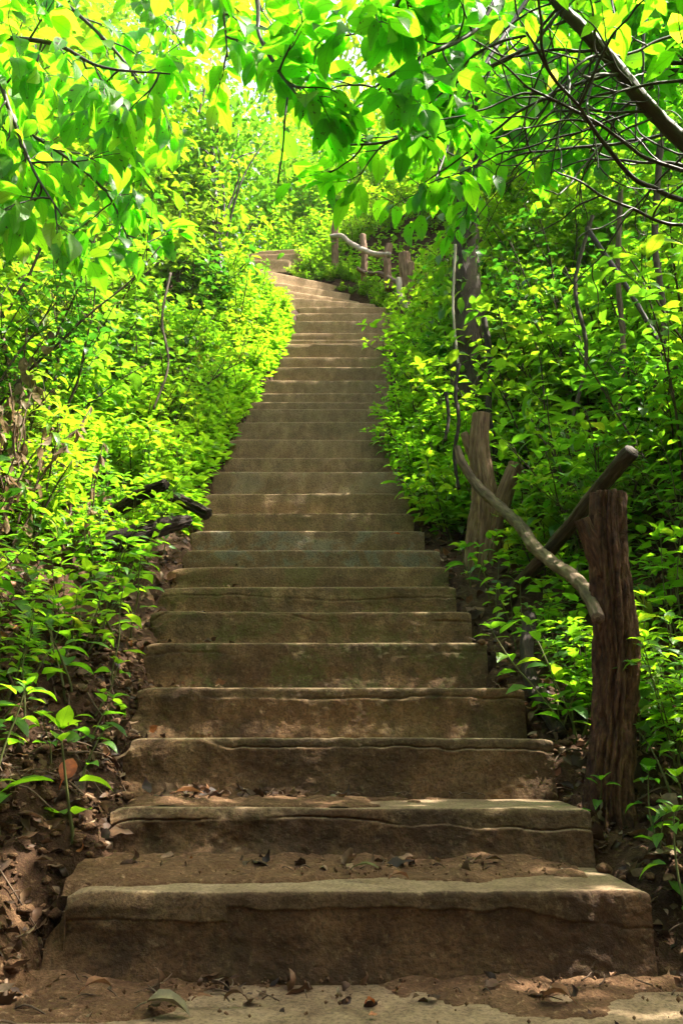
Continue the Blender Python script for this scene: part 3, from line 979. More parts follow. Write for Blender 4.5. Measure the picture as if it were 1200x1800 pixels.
def where(x, y):
    k = int(np.argmin(np.abs(_Y - y))) + 1
    side = 'left' if x < .5 * (xl(y) + xr(y)) else 'right'
    e = float(xl(y) - x if side == 'left' else x - xr(y))
    if y < 1.55:
        step = 'before the first step'
    elif y > 10.1:
        step = 'beyond the last step'
    else:
        step = 'by the ' + NUM[min(k, 32)] + ' step'
    if e < .22:
        band = 'at the %s stair edge' % side
    elif e < .5:
        band = 'just off the %s stair edge' % side
    elif e < .9:
        band = 'low on the %s bank' % side
    elif e < 1.5:
        band = 'midway up the %s bank' % side
    else:
        band = 'high on the %s bank' % side
    return step, band


def place(kind, x, y, scale=1.0, rz=None, var=None, tilt=(0, 0), dz=0.0, label=None, cat=None):
    pr = K[kind]
    i = random.randrange(len(pr)) if var is None else var % len(pr)
    if kind in ('herb', 'fine-leaved bush') and x > 0 and y > 4.5:
        i = random.choice((1, 3, 5)) if kind == 'herb' else random.choice((0, 2))  # brighter leaf variants put sunlight into the colour of the right flank
    e = empty(NAMES[kind], (x, y, gz(x, y) + dz))
    e.rotation_euler = (tilt[0], tilt[1], random.random() * 6.28 if rz is None else rz)
    e.scale = (scale * random.uniform(.92, 1.08), scale * random.uniform(.92, 1.08), scale)
    for nm, me in pr[i]:
        c = bpy.data.objects.new(nm, me)
        COL.objects.link(c)
        c.parent = e
    step, band = where(x, y)
    look = LOOK[kind][i % len(LOOK[kind])]
    lab = label or '%s %s %s' % (look, band, step)
    tag(e, lab, cat or CATS[kind])
    HOLD.append((e, lab, kind))
    return e


SUNNY = lambda x, y: 9.0 < y < 12.6 and x < .5 * (float(xl(y)) + float(xr(y))) + .2


def scatter(kind, n, y0, y1, side, e0, e1, s0=.85, s1=1.2, mind=.2, ypow=1.0):
    pts, tries = [], 0
    while len(pts) < n and tries < n * 30:
        tries += 1
        y = y0 + (y1 - y0) * random.random() ** ypow
        e = random.uniform(e0, e1)
        x = float(xl(y)) - e if side < 0 else float(xr(y)) + e
        # leave out what no view near the photograph's could show
        lim = (.40 * (y * .97 + 1.2) + .55)
        if abs(x) > lim + .35:
            continue
        if side > 0 and y > 6.6 and e < .24:
            continue
        if side > 0 and kind != 'seedling' and kind != 'herb' and 4.45 <= y < 5.75 and .135 < x / y < .195:
            continue
        if side > 0 and kind not in ('seedling', 'fine-leaved bush') and 6.2 < y < 10.3 and x / y < .118:
            continue
        if side > 0 and kind != 'seedling' and y < 4.45 and .135 < x / y < .215:
            continue
        if side < 0 and kind != 'seedling' and 2.0 < y < 3.15 and -.47 < x / y < -.335:
            continue
        if any((x - a) ** 2 + (y - b) ** 2 < mind ** 2 for a, b in pts):
            continue
        pts.append((x, y))
        if SUNNY(x, y) and kind == 'tall shrub':
            continue
        lean = .25 * (1 if side < 0 else -1)
        place(kind, x, y, random.uniform(s0, s1) * (.55 if SUNNY(x, y) else 1), tilt=(random.uniform(-.12, .12), lean * random.random()))


# left bank
scatter('seedling', 62, 1.6, 4.6, -1, .06, 1.0, .8, 1.35, .09)
scatter('herb', 34, 2.1, 5.2, -1, .16, 1.4, .75, 1.1, .16)
scatter('shrub', 10, 3.0, 6.0, -1, .6, 1.9, .6, .85, .26)
scatter('fine-leaved bush', 16, 5.6, 9.0, -1, .12, .62, .5, .75, .17)
scatter('herb', 34, 4.4, 8.0, -1, .14, .75, .7, 1.0, .15)
scatter('broadleaf shrub', 8, 5.0, 8.5, -1, .7, 1.6, .6, .8, .3)
scatter('shrub', 20, 5.0, 9.6, -1, .6, 2.4, .75, 1.15, .28)
scatter('tall shrub', 20, 3.9, 10.0, -1, 1.05, 2.9, .8, 1.15, .38)
scatter('broadleaf shrub', 8, 3.4, 7.0, -1, .7, 1.8, .8, 1.1, .35)
for x, y, s in ((-1.7, 12.9, 1.0), (-1.1, 13.1, 1.1), (-.5, 12.8, .9), (.1, 13.3, .6), (.8, 13.0, .6), (-2.3, 13.3, 1.1), (1.5, 12.9, .6), (-.8, 13.9, 1.2), (.4, 14.2, .9), (2.6, 12.9, .7)):
    place('tall shrub', x, y, s, var=2)
for x, y, s in ((.25, 10.5, .8), (.7, 10.3, .8), (1.1, 10.0, .9), (.0, 11.0, .8), (.5, 11.2, .9), (1.0, 11.0, .9), (1.5, 10.5, 1), (1.15, 9.4, .7), (1.25, 8.8, .8)):
    place('shrub', x, y, s, var=1)
for x, y, s in ((-.80, 1.86, 1.0), (-.92, 2.0, 1.2), (-.98, 2.2, 1.1), (-.72, 2.2, .7), (-.86, 1.7, .9), (-1.05, 2.4, 1.3), (.74, 1.86, 1.1), (.84, 1.95, 1.3), (.92, 2.1, 1.3), (.80, 2.08, .9), (.98, 2.3, 1.4), (.70, 2.0, .6), (.90, 1.8, 1.0), (.86, 2.5, 1.3), (.66, 2.62, .9)):
    place('seedling', x, y, s)
for x, y, s in ((-1.02, 3.45, .8), (-1.14, 3.55, .8), (-.95, 3.68, .7), (-1.24, 3.42, .9), (-1.0, 3.95, .8), (-1.2, 4.05, .9)):
    place('herb', x, y, s)
for x, y, s in ((1.15, 5.0, .7), (1.3, 5.4, .9), (.70, 4.9, .5), (.62, 4.68, .55), (.98, 4.55, .6)):
    place('broadleaf shrub', x, y, s)
for x, y, s in ((-1.25, 3.0, .75), (-1.36, 3.1, .8), (-1.22, 2.75, .6), (-1.42, 3.25, .9), (-1.30, 3.05, .7), (-1.5, 3.6, .9), (-1.15, 3.4, .7), (-1.62, 3.9, .9)):
    place('withered plant', x, y, s)
# right bank
scatter('seedling', 46, 1.8, 5.2, 1, .05, .9, .8, 1.35, .09)
scatter('herb', 26, 2.3, 5.6, 1, .12, 1.3, .7, 1.05, .16)
scatter('broadleaf shrub', 14, 2.6, 6.5, 1, .55, 1.7, .65, 1.0, .28)
scatter('shrub', 13, 3.2, 6.4, 1, .6, 2.2, .65, 1.0, .28)
scatter('fine-leaved bush', 20, 5.2, 9.3, 1, .0, .5, .7, 1.1, .17)
scatter('herb', 26, 4.6, 8.5, 1, -.03, .5, .9, 1.4, .15)
scatter('shrub', 15, 6.0, 10.0, 1, .35, 2.2, .75, 1.1, .28)
scatter('tall shrub', 16, 5.2, 10.4, 1, 1.25, 3.0, .8, 1.15, .4)
for sd in (-1, 1):
    scatter('narrow-leaved shrub', 9, 2.8, 8.5, sd, .45, 2.0, .7, 1.05, .35)
    scatter('dark glossy shrub', 12 if sd > 0 else 7, 2.8, 8.5, sd, .5, 2.2, .75, 1.1, .35)
    scatter('olive shrub', 9, 2.6, 9.0, sd, .4, 2.2, .7, 1.1, .35)
    scatter('grass tuft', 7, 3.0, 6.5, sd, .12, .8, .4, .6, .2)
# beyond the bend
for i in range(30):
    y = random.uniform(10.2, 14.5)
    x = random.uniform(-4.2, 4.2)
    if -2.0 < x < -.3 and y < 11.0:
        continue
    place('shrub' if SUNNY(x, y) or y < 10.5 else random.choice(['shrub', 'tall shrub', 'tall shrub']), x, y, random.uniform(.8, 1.2) * (.5 if SUNNY(x, y) else 1))
for x, y, s in ((-.38, 10.12, .7), (-.25, 10.3, .8), (-.48, 10.35, .7), (.05, 10.0, .4), (.35, 9.65, .4), (.50, 9.45, .4), (.2, 10.4, .9), (-.1, 10.6, .9), (.62, 9.2, .4), (.72, 8.9, .4)):
    place('fine-leaved bush', x, y, s)

for x, y, s_ in ((-.95, 11.0, .8), (-.6, 11.1, .8), (-1.3, 11.3, .9), (-.75, 11.6, 1.0), (-.3, 11.4, .8), (-1.7, 11.5, 1.0)):
    place('shrub', x, y, s_, var=4)
for x, y, s_ in ((.02, 9.91, .22), (.16, 9.81, .22), (.27, 9.70, .22), (.40, 9.52, .22), (.08, 9.93, .26), (-.66, 10.06, .22), (-.58, 10.0, .26), (-.50, 10.10, .32), (-.44, 9.98, .28), (-.36, 10.08, .36), (-.30, 9.99, .32), (-.22, 10.08, .4), (-.14, 9.99, .36), (-.42, 10.2, .36), (-.86, 9.98, .14), (-1.0, 9.92, .16), (-.04, 10.05, .42), (.1, 9.98, .42), (.22, 9.85, .38), (.36, 9.70, .36), (.55, 9.36, .34), (.66, 9.1, .34), (-1.3, 9.5, .35), (-1.4, 9.65, .5)):
    place('fine-leaved bush', x, y, s_)
for x, y, s_ in ((.88, 2.3, .7), (1.02, 2.6, .9), (.95, 1.95, .7), (1.08, 2.15, .9), (.82, 2.75, .6), (1.15, 2.9, 1.0), (-.98, 1.85, .7), (-1.08, 2.05, .9), (-.9, 2.3, .6), (-1.12, 2.35, .9), (-1.25, 2.2, 1.0), (.78, 2.75, .55), (.74, 3.0, .5), (.80, 3.25, .45)):
    place('herb', x, y, s_)
for x, y, s_ in ((-1.2, 4.6, .6), (-1.35, 5.2, .75), (-1.25, 5.8, .7), (-1.4, 6.4, .8), (-1.15, 6.9, .6), (1.0, 6.3, .6), (.95, 3.9, .6), (1.15, 3.6, .7)):
    place('broadleaf shrub', x, y, s_)
for x, y, s_ in ((-.78, 2.05, 1.0), (-.70, 2.42, .9), (-.84, 2.55, 1.1), (-.74, 2.75, 1.0), (-.82, 1.78, .8), (-.90, 2.12, 1.2), (.63, 2.22, .6), (.76, 2.08, .8), (.82, 2.2, 1.0), (.60, 3.95, 1.0), (.68, 4.05, 1.2), (.62, 3.5, .9), (.64, 3.1, .8)):
    place('seedling', x, y, s_)

# labels that came out twice: tell the pair apart by size or tilt, else let look-alikes share
CNT = 'zero one two three four five six seven eight nine ten eleven twelve thirteen fourteen fifteen sixteen seventeen eighteen nineteen twenty'.split() + ['many'] * 60
by = {}
for e, lab, kind in HOLD:
    by.setdefault(lab, []).append((e, kind))
for lab, L in by.items():
    if len(L) == 1:
        continue
    L.sort(key=lambda q: q[0].location.z)
    if len(L) == 2:
        for (e, k_), w in zip(L, ('lower of two, ', 'upper of two, ')):
            e['label'] = w + lab
    else:
        for (e, k_), w in zip(L, ['lowest of %s, ' % CNT[len(L)]] + ['%s-lowest of %s, ' % (NUM[i + 1], CNT[len(L)]) for i in range(1, len(L) - 1)] + ['topmost of %s, ' % CNT[len(L)]]):
            e['label'] = w + lab
GR = {'narrow-leaved shrub': 'narrow-leaved shrubs on the banks', 'dark glossy shrub': 'dark glossy shrubs on the banks', 'olive shrub': 'olive shrubs on the banks', 'grass tuft': 'grass tufts along the stairs', 'seedling': 'seedlings along the stairs', 'herb': 'herbs along the stairs', 'shrub': 'leafy shrubs on the banks', 'tall shrub': 'tall shrubs on the banks', 'broadleaf shrub': 'broad-leaved shrubs on the banks',
      'fine-leaved bush': 'small-leaved bushes edging the stairs', 'withered plant': 'withered plants on the left bank'}
for e, lab, kind in HOLD:
    e['group'] = GR[kind]

# low ground cover hugging the banks: nobody could count it
def cover(name, n, side, y0, y1, e0, e1, L, mat, seed, hmax=.16, hue=.5):
    rng = np.random.default_rng(seed)
    y = rng.uniform(y0, y1, n)
    e = e0 + (e1 - e0) * rng.random(n) ** 1.3
    x = xl(y) - e if side < 0 else xr(y) + e
    dens = vnoise(x * 2.2, y * 2.2, 0, seed)
    keep = dens > -.35
    x, y = x[keep], y[keep]
    z = ground(x, y)
    lf = MB()
    n = len(x)
    for w in range(4):
        an = rng.random(n) * 6.28
        d = np.stack([np.cos(an), np.sin(an), .15 + .5 * rng.random(n)], 1)
        p = np.stack([x, y, z + .015 + hmax * rng.random(n) ** 1.4], 1) + d * .012
        leaves(lf, p, d, np.array([0, 0, 1.0]) + rng.normal(size=(n, 3)) * .25, L * (.6 + .7 * rng.random(n)), .5, .3 + .8 * rng.random(n), .2, np.clip(rng.normal(hue, .22, n), 0, 1), 2)
    tag(lf.build(name, mat), kind='stuff')


cover('ground_cover', 2600, -1, 4.6, 9.2, .02, .75, .07, M['fresh'], 401, .2)
cover('ground_cover', 1900, -1, 2.6, 10.5, .35, 3.0, .065, M['leaf'], 402, .3)
cover('ground_cover', 2000, 1, 3.0, 10.5, .3, 3.0, .065, M['leaf'], 403, .3)
cover('ground_cover', 1500, 1, 5.0, 9.6, .14, .55, .07, M['fresh'], 404, .18)
cover('ground_cover', 1300, 1, 8.4, 12.2, .12, 2.2, .075, M['fresh'], 407, .3)
cover('ground_cover', 420, -1, 1.7, 3.4, .3, 1.3, .045, M['leaf'], 405, .1)
cover('ground_cover', 360, 1, 1.7, 3.4, .25, 1.2, .045, M['leaf'], 406, .1)

# ------------------------------------------------------------------ trees and overhanging branches
def limb_with_leaves(name, pts, radii, label, cat, seed, ntw=14, twl=.35, L=.11, mat=None, wood=None, gap=.055, hang=.5, detail=3, group=None, wid=.52, start=.1, hue=None, side_up=0.0, sub=2):
    rng = np.random.default_rng(seed)
    org = Vector(pts[0])
    t = empty(name, org, label, cat, group)
    lb, lf = MB(), MB()
    P, Tn = tube(lb, rel(pts, org), radii, 9, 50, .06, 0, seed, True, .5, 3, .15)
    Ps, Ds, Ns, Ls = [], [], [], []

    def twig(p, d, ln, r, depth):
        path = bent(rng, p, d, ln, .38, 5)
        q, tn = tube(lb, path, [r, r * .6, r * .3], 5, 9)
        k = max(2, int(ln / gap))
        for i in range(k):
            f = .15 + .85 * (i + .5) / k
            i0 = min(int(f * 8), 8)
            for sgn in (-1, 1):
                if rng.random() < .18:
                    continue
                sv = np.cross(tn[i0], [0, 0, 1.0]) + rng.normal(size=3) * .25
                sv /= np.linalg.norm(sv) + 1e-6
                dd = sv * sgn * .8 + tn[i0] * .55 + np.array([0, 0, -hang * rng.random() * 1.3])
                Ps.append(q[i0] + dd * .012)
                Ds.append(dd)
                Ns.append(np.array([0, 0, 1.0]) + sv * sgn * .35 + rng.normal(size=3) * .28)
                Ls.append(L * (.6 + .65 * rng.random()))
        Ps.append(q[-1])
        Ds.append(tn[-1] + np.array([0, 0, -hang * .6]))
        Ns.append(np.array([0, 0, 1.0]) + rng.normal(size=3) * .25)
        Ls.append(L * (.7 + .5 * rng.random()))
        if depth > 0:
            for j in range(sub):
                i0 = rng.integers(2, 8)
                dd = tn[i0] + runit(1, rng)[0] * .8
                twig(q[i0], dd, ln * .6, r * .6, depth - 1)

    for j in range(ntw):
        f = start + (1 - start) * (j + rng.random()) / ntw
        i0 = min(int(f * 49), 49)
        d = Tn[i0] * .6 + runit(1, rng)[0] * np.array([1, 1, .7]) + np.array([0, 0, side_up - .1])
        twig(P[i0], d, twl * (.6 + .7 * rng.random()), .0045, 1)
    n = len(Ps)
    h = rng.random(n) ** 1.2 if hue is None else np.clip(rng.normal(hue, .22, n), 0, 1)
    h = np.where(rng.random(n) < .05, .97, h)
    leaves(lf, Ps, Ds, Ns, Ls, wid * (.85 + .3 * rng.random(n)), .35 + .9 * rng.random(n), .12 + .25 * rng.random(n), h, detail, .10)
    lb.build('limb', wood or M['darktwig'], t)
    lf.build('foliage', mat or M['canopy'], t)
    return t


B = limb_with_leaves
BG = 'leafy branches hanging over the stairs'
B('leafy_branch', [px(430, -160, 2.5), px(452, 0, 2.45), px(456, 62, 2.42), px(490, 125, 2.4), px(521, 166, 2.38)], [.010, .007, .004],
  'thin dark branch with big pale leaves hanging at the top middle', 'branch', 501, 8, 0.20, 0.130, group=BG, gap=0.100, hang=.28)
B('leafy_branch', [px(900, -60, 2.6), px(845, 40, 2.55), px(800, 74, 2.5), px(745, 98, 2.45), px(690, 130, 2.42), px(645, 165, 2.4)], [.010, .008, .004],
  'dark branch reaching left from the top right with big bright leaves', 'branch', 502, 12, 0.26, 0.125, group=BG, gap=0.095, hang=.28)
B('leafy_branch', [px(830, 20, 2.9), px(795, 115, 2.85), px(752, 200, 2.8), px(690, 246, 2.75), px(600, 256, 2.7)], [.010, .008, .004],
  'curving dark branch below the others, ending left of the tangled twigs', 'branch', 503, 10, 0.26, 0.120, group=BG, gap=0.100, hang=.28)
B('leafy_branch', [px(1000, -120, 3.4), px(900, 40, 3.3), px(830, 150, 3.2), px(790, 250, 3.1), px(760, 330, 3.0)], [.013, .009, .004],
  'leafy branch behind the tangled twigs with yellow-green leaves', 'branch', 506, 12, 0.30, 0.120, group=BG, gap=0.090, hang=.28)
B('leafy_branch', [px(-220, 40, 2.5), px(-60, 60, 2.5), px(90, 76, 2.5), px(180, 118, 2.52), px(300, 130, 2.55)], [.011, .008, .003],
  'thin dark branch stretching in from the upper left edge', 'branch', 507, 13, .24, 0.125, group=BG, gap=0.075, hang=.9)
B('leafy_branch', [px(-160, -60, 2.7), px(-20, 110, 2.65), px(20, 200, 2.62), px(60, 300, 2.6), px(110, 380, 2.6)], [.012, .008, .003],
  'drooping branch of hanging leaves down the far left edge', 'branch', 508, 15, .26, 0.12, group=BG, gap=0.069, hang=1.1)
B('leafy_branch', [px(-200, -240, 3.1), px(-20, -90, 3.1), px(120, 10, 3.1), px(220, 110, 3.1), px(270, 200, 3.1)], [.013, .009, .004],
  'leafy branch arching over the left bank with glowing hanging leaves', 'branch', 509, 17, .32, 0.125, group=BG, gap=0.075, hang=1.0)
B('leafy_branch', [px(-260, 120, 3.4), px(-80, 180, 3.4), px(60, 240, 3.4), px(180, 330, 3.45), px(230, 430, 3.5)], [.013, .009, .004],
  'leafy branch reaching out of the left bank under the arching one', 'branch', 510, 17, .32, 0.125, group=BG, gap=0.075, hang=1.0)
B('leafy_branch', [px(150, -220, 5.2), px(220, -80, 5.2), px(280, 10, 5.2), px(320, 80, 5.2)], [.016, .011, .004],
  'leafy branch crossing the bright sky gap, farther than the arching one', 'branch', 518, 15, .42, .13, group=BG, gap=.09, hang=.6, hue=.7)
B('leafy_branch', [px(420, -240, 5.8), px(380, -90, 5.8), px(330, 0, 5.8), px(290, 120, 5.8)], [.016, .011, .004],
  'pale yellow-green branch drooping through the sky gap', 'branch', 519, 15, .42, .13, group=BG, gap=.09, hang=.6, hue=.8)
B('leafy_branch', [px(360, -120, 2.7), px(385, -30, 2.65), px(395, 40, 2.6), px(400, 100, 2.6)], [.008, .006, .003],
  'small leafy branch at the left edge of the big hanging leaves', 'branch', 514, 6, .16, .125, group=BG, gap=.09, hang=.4)
B('leafy_branch', [px(760, -160, 2.2), px(720, -50, 2.2), px(690, 20, 2.2), px(655, 60, 2.2)], [.009, .007, .003],
  'nearest small branch at the top edge with yellowing leaves', 'branch', 515, 7, .17, .12, group=BG, gap=.09, hang=.25, hue=.75)
B('leafy_branch', [px(1050, 100, 3.8), px(940, 190, 3.7), px(850, 260, 3.6), px(790, 300, 3.6)], [.010, .008, .003],
  'leafy branch glowing behind the middle of the tangled twigs', 'branch', 516, 13, .30, .12, group=BG, gap=.09, hang=.3)
B('leafy_branch', [px(1320, -180, 3.6), px(1150, -40, 3.6), px(1020, 60, 3.6), px(930, 150, 3.6)], [.014, .010, .004],
  'leafy branch behind the thick leaning trunk at the upper right', 'branch', 511, 16, .34, .115, group=BG, gap=.07)
B('leafy_branch', [px(1400, 60, 4.2), px(1200, 120, 4.2), px(1080, 200, 4.2), px(960, 260, 4.2)], [.014, .010, .004],
  'leafy branch far behind the leaning trunk with shaded leaves', 'branch', 512, 16, .36, .115, group=BG, gap=.07)
B('leafy_branch', [px(330, -300, 4.2), px(340, -120, 4.2), px(380, -10, 4.1), px(420, 60, 4.0)], [.012, .009, .004],
  'leafy branch dipping from above beside the bright gap of sky', 'branch', 513, 12, .3, .115, group=BG, gap=.07)

for lab, q, sd in (
    ('bare dark twig dangling below the big leaves at the top middle', [(505, 172, 2.4), (500, 215, 2.4), (497, 260, 2.41), (488, 322, 2.42)], 521),
):
    o = log_obj('bare_twig', [px(*a) for a in q], [.004, .0035, .003], M['darktwig'], None, None, 7, 24, 0, .1, .2, sd)
    tag(o, lab, 'twig')

# the leaning trunk with its tangle of bare twigs, upper right
org = px(1290, 330, 2.75)
t = empty('leaning_tree', org, 'thick dark bare trunk leaning across the upper right corner with tangled wiry twigs', 'tree')
main = [px(940, -70, 2.45), px(975, 0, 2.47), px(1020, 48, 2.5), px(1075, 108, 2.55), px(1125, 172, 2.6), px(1170, 222, 2.65), px(1225, 270, 2.7), px(1300, 340, 2.8)]
log_obj('trunk', main, [.017, .021, .024, .026, .028, .030, .034], M['darktwig'], t, org, 22, 110, .12, .08, .12, 530)
rng = np.random.default_rng(531)


def wire(start, d, ln, r, turn, parent, n=14, forks=2):
    mb = MB()

    def go(p, d, ln, r, forks):
        pts = [np.array(p, float)]
        d = np.array(d, float)
        w = rng.normal(size=3) * turn
        for i in range(n):
            d /= np.linalg.norm(d)
            w = w * .8 + rng.normal(size=3) * turn * .5
            d = d + w + rng.normal(size=3) * .12
            pts.append(pts[-1] + d / np.linalg.norm(d) * ln / n)
        tube(mb, pts, [r, r * .75, r * .4], 6, n * 2, .12, 0, int(rng.integers(1e6)), True, .5, 2, .2)
        for f in range(forks):
            i = rng.integers(3, n - 2)
            go(pts[i], pts[i + 1] - pts[i] + rng.normal(size=3) * ln / n * .9, ln * .5, r * .6, 0)

    go(start, d, ln, r, forks)
    return mb.build('twig', M['darktwig'], parent)


A = smooth_path(rel(main, org), 60)
ov = np.array(org)
for i in range(24):
    p = A[rng.integers(6, 58)]
    wire(p, [-.9 + rng.normal() * .5, .1 + rng.normal() * .4, -.25 + rng.normal() * .45], .45 + .5 * rng.random(), .0042 + .003 * rng.random(), .10, t)
for (u, v, Y), d, ln, r in (
    ((1200, 300, 2.6), (-1, 0, .05), .85, .0075), ((1200, 352, 2.7), (-1, .1, .12), .9, .010), ((1210, 140, 2.5), (-1, 0, .2), .7, .006), ((1200, 395, 2.5), (-1, 0, .06), .55, .006),
    ((1190, 60, 2.6), (-1, 0, -.2), .6, .006), ((1150, -20, 2.6), (-.5, 0, -1), .6, .006), ((1070, -30, 2.7), (.1, 0, -1), .7, .006), ((1210, 230, 2.9), (-1, .1, -.1), .8, .008)):
    wire(np.array(px(u, v, Y)) - ov, d, ln, r, .07, t, forks=3)

# trees whose trunks the photograph shows
def leaf_crown(mb, centre, radii, n, L, seed, clumps=40, tight=.28, detail=2, hang=.4, hue=.55, floor_=None):
    rng = np.random.default_rng(seed)
    c = runit(clumps, rng) * (rng.random((clumps, 1)) ** .45) * np.array(radii)
    c += np.array(centre)
    k = rng.integers(0, clumps, n)
    p = c[k] + rng.normal(size=(n, 3)) * tight * np.array([1, 1, .6])
    an = rng.random(n) * 6.28
    d = np.stack([np.cos(an), np.sin(an), -hang * rng.random(n) * 1.5], 1)
    h = np.clip(rng.normal(hue, .2, n) + (rng.random(clumps)[k] - .5) * .35, 0, 1)
    leaves(mb, p, d, np.array([0, 0, 1.0]) + rng.normal(size=(n, 3)) * .35, L * (.6 + .7 * rng.random(n)), .46, .3 + .8 * rng.random(n), .2, h, detail)
    return c


def tree(name, base, top, r, label, crown, n, L, seed, mat='leaf', wood='bark', mid=None, clumps=40, tight=.28, hue=.55, group=None, detail=2, limbs=10, hang=.4, trunk_sides=20, ivy=False):
    rng = np.random.default_rng(seed)
    base = Vector(base)
    t = empty(name, base, label, 'tree', group)
    pts = [base + Vector((0, 0, -.25))] + [Vector(m) for m in (mid or [])] + [Vector(top)]
    mb = MB()
    P, Tn = tube(mb, rel(pts, base), [r * 1.35, r, r * .8, r * .45], trunk_sides, 60, .06, .13, seed, True, .5, 2.4, .15)
    mb.build('trunk', M[wood], t)
    lf, lb = MB(), MB()
    cc, cr = crown
    c = leaf_crown(lf, Vector(cc) - base, cr, n, L, seed + 1, clumps, tight, detail, hang, hue)
    for i in range(limbs):
        e = c[rng.integers(0, len(c))]
        s = P[rng.integers(30, 60)]
        m_ = (s + e) / 2 + rng.normal(size=3) * .12 + np.array([0, 0, .1])
        limb = MB()
        tube(limb, [s, m_, e], [r * .32, r * .2, r * .08], 7, 16, .1)
        limb.build('limb', M[wood], t)
    if ivy:
        for q in range(11):
            leaf_crown(lf, P[16 + q * 4], (.16, .16, .16), 30, .10, seed + 50 + q, 6, .07, 3, 1.0, .4)
    lf.build('crown', M[mat], t)
    return t


x = px(822, 640, 5.7)
tree('vine_clad_tree', (x.x, x.y, gz(x.x, x.y)), px(835, 150, 6.0), .115, 'dark vine-clad tree trunk standing among leaves behind the forked post',
     (px(860, 130, 6.2), (1.2, .9, .8)), 2200, .12, 601, 'leaf', 'bark', [px(822, 560, 5.75), px(818, 430, 5.8), px(828, 300, 5.9)], ivy=True)
x = px(394, 580, 7.6)
tree('slender_tree', (x.x, x.y, gz(x.x, x.y)), px(372, 250, 7.8), .05, 'slender dark-stemmed tree on the left bank above the ground cover',
     (px(330, 260, 7.9), (1.0, .9, .8)), 2000, .11, 611, 'leaf', 'darktwig', [px(388, 520, 7.6), px(386, 440, 7.7)], hue=.45)

# trees of the wood behind, crown after crown up the slope
TG = 'trees of the sunlit wood beyond the stairs'
for i, (x, y, hgt, rad, n, lab, mat, hue) in enumerate((
    (-1.2, 13.8, 2.4, (1.5, 1.2, 1.2), 3000, 'small bright tree straight beyond the last steps', 'fresh', .6),
    (-5.4, 12.6, 3.2, (1.5, 1.3, 1.5), 3200, 'leafy tree topping the left bank near the bend', 'leaf', .6),
    (-4.4, 8.6, 3.2, (1.5, 1.3, 1.4), 3000, 'tree at the top of the left bank under the bright sky gap', 'fresh', .5),
    (4.2, 9.0, 3.0, (1.5, 1.3, 1.5), 3000, 'shaded tree at the top of the right bank', 'leaf', .4),
    (.2, 16.5, 2.6, (2.0, 1.4, 1.4), 3400, 'rounded tree glowing yellow-green in the middle distance', 'fresh', .6),
    (6.2, 16.0, 3.4, (2.2, 1.6, 1.8), 3800, 'taller tree at the right of the far wood', 'fresh', .5),
    (-1.6, 19.5, 7.2, (2.6, 1.8, 2.8), 5200, 'high pale green tree closing the view above the last steps', 'fresh', .75),
    (2.2, 19.5, 7.4, (2.6, 1.8, 2.8), 5200, 'high green tree behind the big hanging leaves', 'fresh', .6),
    (5.6, 17.5, 7.5, (2.6, 1.8, 2.8), 4600, 'high tree far behind the tangled twigs', 'fresh', .55),
    (-6.4, 17.5, 6.5, (2.4, 1.8, 2.5), 4600, 'high tree far behind the left bank', 'fresh', .65),
    (-3.6, 16.8, 3.6, (2.0, 1.6, 1.6), 3800, 'taller tree at the left of the far wood beside the sky gap', 'fresh', .65),
)):
    z = gz(x, y)
    tree('woodland_tree', (x, y, z), (x + .2, y, z + hgt), .09, lab, ((x, y, z + hgt * .95), rad), n, .13 if y < 15 else .17, 620 + i * 7, mat, 'bark', [(x - .08, y, z + hgt * .5)], 46, .34, hue, TG, 1 if y > 15 else 2, 9)

# trees added on the right bank, crowns placed to shade the steps
SG = 'added shade trees arching over the right bank'
for i, (x, y, mid, top, cc, cr, n, cl, lab) in enumerate((
    (2.9, 1.2, (2.8, 1.4, 2.0), (2.2, 1.7, 2.9), (1.55, 1.75, 2.95), (.85, 1.0, .35), 2100, 44, 'added shade tree right of the landing with its crown over the first steps'),
    (3.6, 3.6, (3.4, 3.7, 3.6), (2.6, 3.9, 4.6), (1.9, 3.9, 4.65), (1.0, 1.1, .45), 2400, 46, 'added shade tree on the right bank with leaves behind the tangled twigs'),
    (4.0, 6.0, (3.7, 6.0, 5.4), (2.6, 6.0, 6.4), (1.42, 6.0, 6.35), (.72, 1.3, .4), 1900, 40, 'added shade tree higher on the right bank above the vine-clad trunk'),
)):
    z = gz(x, y)
    tree('added_shade_tree', (x, y, z), top, .08, lab, (cc, cr), n, .13, 760 + i * 9, 'canopy', 'bark', [mid], cl, .24, .5, SG, 2, 9)

# unseen wood behind the tripod, added to keep the sky off the lowest steps
SG = 'added shade trees behind the tripod'
for i, (x, y, hgt, rad, n, lab) in enumerate((
    (-3.4, -2.6, 2.4, (1.5, 1.2, 1.6), 1900, 'added shade tree behind the tripod, farthest to the left of its row'),
    (-1.2, -3.2, 2.2, (1.5, 1.1, 1.7), 1900, 'added shade tree behind the tripod, second in its row'),
    (1.1, -3.0, 2.3, (1.5, 1.1, 1.7), 1900, 'added shade tree behind the tripod, third in its row'),
    (3.3, -2.4, 2.4, (1.5, 1.2, 1.6), 1900, 'added shade tree behind the tripod, farthest to the right of its row'),
    (-2.6, -.4, 3.4, (1.2, 1.1, .9), 1500, 'added shade tree standing left of the tripod'),
    (2.6, -.5, 3.4, (1.2, 1.1, .9), 1500, 'added shade tree standing right of the tripod'),
    (.2, -1.6, 4.2, (1.9, .9, .6), 1700, 'tallest added shade tree, leaning over the tripod'),
)):
    z = gz(x, y)
    tree('added_shade_tree', (x, y, z), (x * .9, y, z + hgt), .09, lab, ((x * .95, y + .1, z + hgt * .95), rad), int(n * 1.9), .19, 690 + i * 9, 'leaf', 'bark', [(x, y, z + hgt * .5)], 40, .34, .4, SG, 1, 8)

